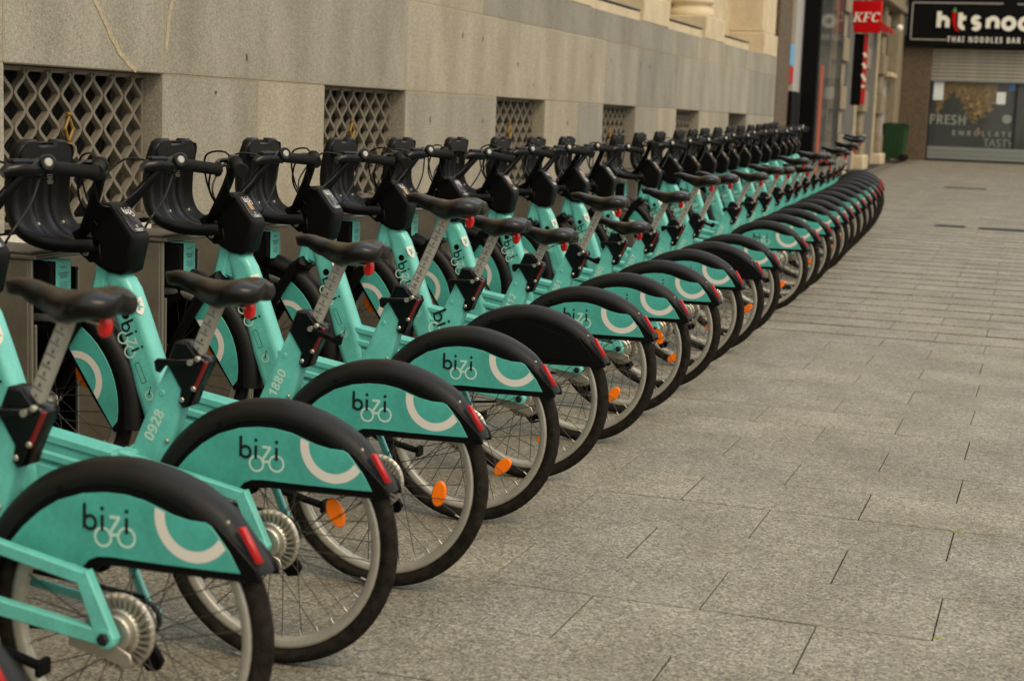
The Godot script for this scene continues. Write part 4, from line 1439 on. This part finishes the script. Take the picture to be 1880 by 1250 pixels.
func make_row():
	rng.seed = 33
	# name, hub x, hub z, saddle height against the middle one, number on the seat tube, plain black side cover, what singles it out
	var row := [
		[-1.610, -1.85, 0.0, "", false, "turquoise hire bicycle nearest the camera, only its black mudguard tail and red reflector showing"],
		[-1.595, -2.58, 0.0, "", false, "foremost turquoise hire bicycle whose finned rear brake and bent turquoise stay show fully"],
		[-1.640, -3.28, -.05, "0928", false, "turquoise hire bicycle marked 0928, low saddle with four scale marks, third from the camera"],
		[-1.661, -3.95, 0.0, "1880", false, "turquoise hire bicycle marked 1880, saddle at middle height, seven scale marks on its post"],
		[-1.702, -4.73, .095, "", false, "turquoise hire bicycle with the longest bare seat post, fifth from the camera"],
		[-1.727, -5.40, -.012, "*", true, "turquoise hire bicycle with plain black rear cover and white lettering on its seat tube"],
		[-1.735, -6.15, -.10, "2112", false, "turquoise hire bicycle marked 2112, first beyond the nearer plain black rear cover"],
		[-1.745, -6.82, .018, "0961", false, "turquoise hire bicycle marked 0961, just before the one with the lowest saddle"],
		[-1.763, -7.57, -.15, "1080", false, "turquoise hire bicycle marked 1080 with the lowest saddle of the row"],
		[-1.796, -8.34, -.015, "2297", false, "turquoise hire bicycle marked 2297, just beyond the one with the lowest saddle"],
		[-1.802, -8.98, .06, "2351", true, "turquoise hire bicycle marked 2351, farther of two with plain black rear covers"],
		[-1.830, -9.71, .05, "0599", false, "turquoise hire bicycle marked 0599, last one before the empty dock"],
		[-1.857, -11.02, .01, "1020", false, "turquoise hire bicycle just beyond the empty dock"],
		[-1.875, -11.72, .03, "0369", false, "second turquoise hire bicycle beyond the empty dock"],
		[-1.885, -12.40, .0, "2097", false, "third turquoise hire bicycle beyond the empty dock"],
		[-1.920, -13.21, .05, "0716", false, "fourth turquoise hire bicycle beyond the empty dock"],
		[-1.924, -13.77, -.04, "", false, "fifth turquoise hire bicycle beyond the empty dock"],
		[-1.958, -14.43, .06, "", false, "sixth turquoise hire bicycle beyond the empty dock"]]
	var far := ["eighth", "seventh", "sixth", "fifth", "fourth", "third", "second"]
	var fx := [-1.985, -2.01, -2.04, -2.07, -2.11, -2.16, -2.22, -2.30]
	for i in 8:
		var l: String = "turquoise hire bicycle %s from the far end of the row" % far[i] if i < 7 else "last turquoise hire bicycle at the far end of the row"
		row.append([fx[i], -15.13 - i * .725, [.03, -.06, .05, .0, .07, .02, .10, .12][i], "", false, l])
	var first := make_bike()
	var bikes := [first]
	for i in row.size() - 1:
		var c := first.duplicate()
		c.name = numbered("hire_bicycle")
		add_child(c)
		bikes.append(c)
	for i in row.size():
		var q = row[i]
		var o: Node3D = bikes[i]
		o.position = Vector3(q[0], rise(q[1]), q[1])
		o.rotation.y = rng.randf_range(-.006, .006)
		o.rotation.x = rng.randf_range(-.008, .008)
		tag(o, q[5], "bicycle", "hire bicycles docked in a row")
		var lift: float = q[2]
		for n in ["seat_post", "saddle_clamp", "saddle"]:
			o.get_node(n).position += Vector3(TUBE_UP.x, TUBE_UP.y, 0) * lift
		o.get_node("saddle").rotation.y = 0.0
		var turn: float = rng.randf() * 360.0
		if i < 8: turn = [90.0, 96.0, 27.0, -9.0, -44.0, 118.0, -38.0, 20.0][i]
		o.get_node("rear_wheel").rotation.z = deg_to_rad(turn) - .4
		o.get_node("front_wheel").rotation.z = rng.randf() * TAU
		o.get_node("crank_set").rotation.z = rng.randf_range(-.5, .9)
		var steer := Transform3D(Basis(Vector3(.30, .954, 0).normalized(), rng.randf_range(-.16, .16)), Vector3.ZERO)
		var pivot := b3(.94, .90, 0)
		steer.origin = pivot - steer.basis * pivot
		for n in ["handlebar", "cables"]: o.get_node(n).transform = steer
		if i % 4 == 3:   # some clamp levers point to the back
			var lever: Node3D = o.get_node("seat_collar/clamp_lever")
			lever.transform = Transform3D(Basis(Vector3.BACK, 2.7), Vector3.ZERO)
			lever.position = b3(.232, .704, 0) - lever.basis * b3(.232, .704, 0)
		if q[4]:
			o.get_node("rear_mudguard/side_panel").material_override = M.skirt_black
			for n in ["ring_print", "lettering", "logo"]: o.get_node("rear_mudguard/" + n).free()
		if i % 2 == 1:
			var scr: MeshInstance3D = o.get_node("head_box/display/screen")
			scr.material_override = M.screen_dark
		if q[3] == "*":
			var bl := Shape.new()
			var wt := Shape.new()
			var xf := Transform2D(atan2(-.911, .413), Vector2(1.15, 1.15), 0, Vector2.ZERO)
			xf.origin = Vector2(-.345, .53) - xf.basis_xform(Vector2(-.05, .515))
			logo(bl, wt, xf, .0252)
			part("lettering", bl.done(), M.black_print, o.get_node("seat_tube"))
			part("logo", wt.done(), M.pale_print, o.get_node("seat_tube"))
		elif q[3] != "":
			var t := letters("number_print", q[3], .0265, .0006, M.pale_print, o.get_node("seat_tube"), Vector3(-.338, .543, .0250), true)
			t.rotation.z = atan2(.911, .413)
		# its dock
		make_dock_at(q[0] - 1.105, q[1], i)
	make_dock_at(-1.843 - 1.105, -10.37, 99)

var dock0: Node3D = null
var dock_names := ["the bicycle nearest the camera", "the second bicycle from the camera", "the third bicycle, marked 0928", "the fourth bicycle, marked 1880", "the bicycle with the longest bare seat post", "the nearer bicycle with a plain black rear cover", "the bicycle first beyond the nearer black rear cover", "the bicycle just before the lowest saddle", "the bicycle with the lowest saddle", "the bicycle just beyond the lowest saddle", "the farther bicycle with a plain black rear cover", "the last bicycle before the empty dock"]

func make_dock_at(x: float, z: float, i: int):
	var d: Node3D
	if dock0 == null:
		dock0 = make_dock()
		d = dock0
	else:
		d = dock0.duplicate()
		d.name = numbered("docking_post")
		add_child(d)
	d.position = Vector3(x, rise(z), z)
	var l: String
	var far := ["eighth", "seventh", "sixth", "fifth", "fourth", "third", "second", "last"]
	if i == 99: l = "empty grey docking post in the gap of the bicycle row"
	elif i < 12: l = "grey docking post that holds " + dock_names[i]
	elif i < 18: l = "grey docking post, %s beyond the empty one" % ["first", "second", "third", "fourth", "fifth", "sixth"][i - 12]
	else: l = "grey docking post %s the far end of the row" % ("at" if i == 25 else far[i - 18] + " from")
	tag(d, l, "docking post", "docking posts along the wall")

func make_moss():
	rng.seed = 14
	var n := 0
	for q in [[-.223, -4.15, "clump of green moss at the slab joint nearest the camera"], [-.235, -5.33, "clump of green moss at the slab joint further along the pavement"]]:
		var s := Shape.new()
		for i in 26:
			var p := Vector3(rng.randf_range(-.004, .030), .0, rng.randf_range(-.006, .006))
			var h := rng.randf_range(.002, .005)
			add_tube(s, [p, p + Vector3(rng.randf_range(-.004, .004), h, rng.randf_range(-.004, .004))], [.003, .0012], 4)
		tag(part("moss_clump", s.done(), M.moss, self, Vector3(q[0], -.002, q[1])), q[2], "moss")

# ------------------------------------------------------------------ scene
func _ready():
	# camera
	var yaw := deg_to_rad(18.56903)
	var pitch := deg_to_rad(8.01644)
	var roll := deg_to_rad(-2.16887)
	var f0 := Vector3(-sin(yaw), 0, -cos(yaw))
	var r0 := Vector3(cos(yaw), 0, -sin(yaw))
	var fw := f0 * cos(pitch) + Vector3.DOWN * sin(pitch)
	var d0 := Vector3.DOWN * cos(pitch) - f0 * sin(pitch)
	var cam := Camera3D.new()
	cam.name = "camera"
	add_child(cam)
	var attr := CameraAttributesPhysical.new()
	attr.frustum_focal_length = 82.2
	attr.frustum_focus_distance = 5.6
	attr.exposure_aperture = 6.6
	attr.frustum_near = .05
	attr.frustum_far = 900.0
	cam.attributes = attr
	cam.transform = Transform3D(Basis(r0 * cos(roll) + d0 * sin(roll), -(d0 * cos(roll) - r0 * sin(roll)), -fw), Vector3(0, 1.3, 0))
	cam.fov = rad_to_deg(2.0 * atan(625.0 / 2935.87))
	cam.near = .05
	cam.far = 900.0
	eye = cam.transform
	# sky and sun: bright overcast evening, warm low down
	var env := Environment.new()
	env.background_mode = Environment.BG_SKY
	var sm := ProceduralSkyMaterial.new()
	sm.sky_top_color = Color(.755, .785, .815)
	sm.sky_horizon_color = Color(.775, .735, .655)
	sm.sky_curve = .22
	sm.ground_bottom_color = Color(.30, .27, .23)
	sm.ground_horizon_color = Color(.45, .40, .33)
	sm.sun_angle_max = 1.0
	var sky := Sky.new()
	sky.sky_material = sm
	env.sky = sky
	env.tonemap_mode = Environment.TONE_MAPPER_LINEAR
	env.tonemap_exposure = 1.36
	env.background_energy_multiplier = 2.0
	env.sdfgi_enabled = true
	env.ssao_enabled = true
	env.ssil_enabled = true
	var we := WorldEnvironment.new()
	we.name = "world"
	we.environment = env
	add_child(we)
	var sun := DirectionalLight3D.new()
	sun.name = "sun"
	sun.light_energy = .5
	sun.light_color = Color(1, .92, .80)
	sun.light_angular_distance = 25.0
	sun.shadow_enabled = true
	sun.rotation_degrees = Vector3(-48, 58, 0)
	add_child(sun)

	make_materials()
	make_ground()
	make_bank()
	make_side_building()
	make_noodle_bar()
	make_red_signs()
	make_bin()
	make_row()
	make_drain(-1.20, -20.2, .36, "small dark drain grate in the far pavement, left of the wider one")
	make_drain(-.55, -20.1, .62, "wider dark drain grate in the far pavement at the right edge")
	make_drain(-1.55, -29.8, .72, "farthest dark drain grate in the pavement before the noodle bar")
	make_moss()
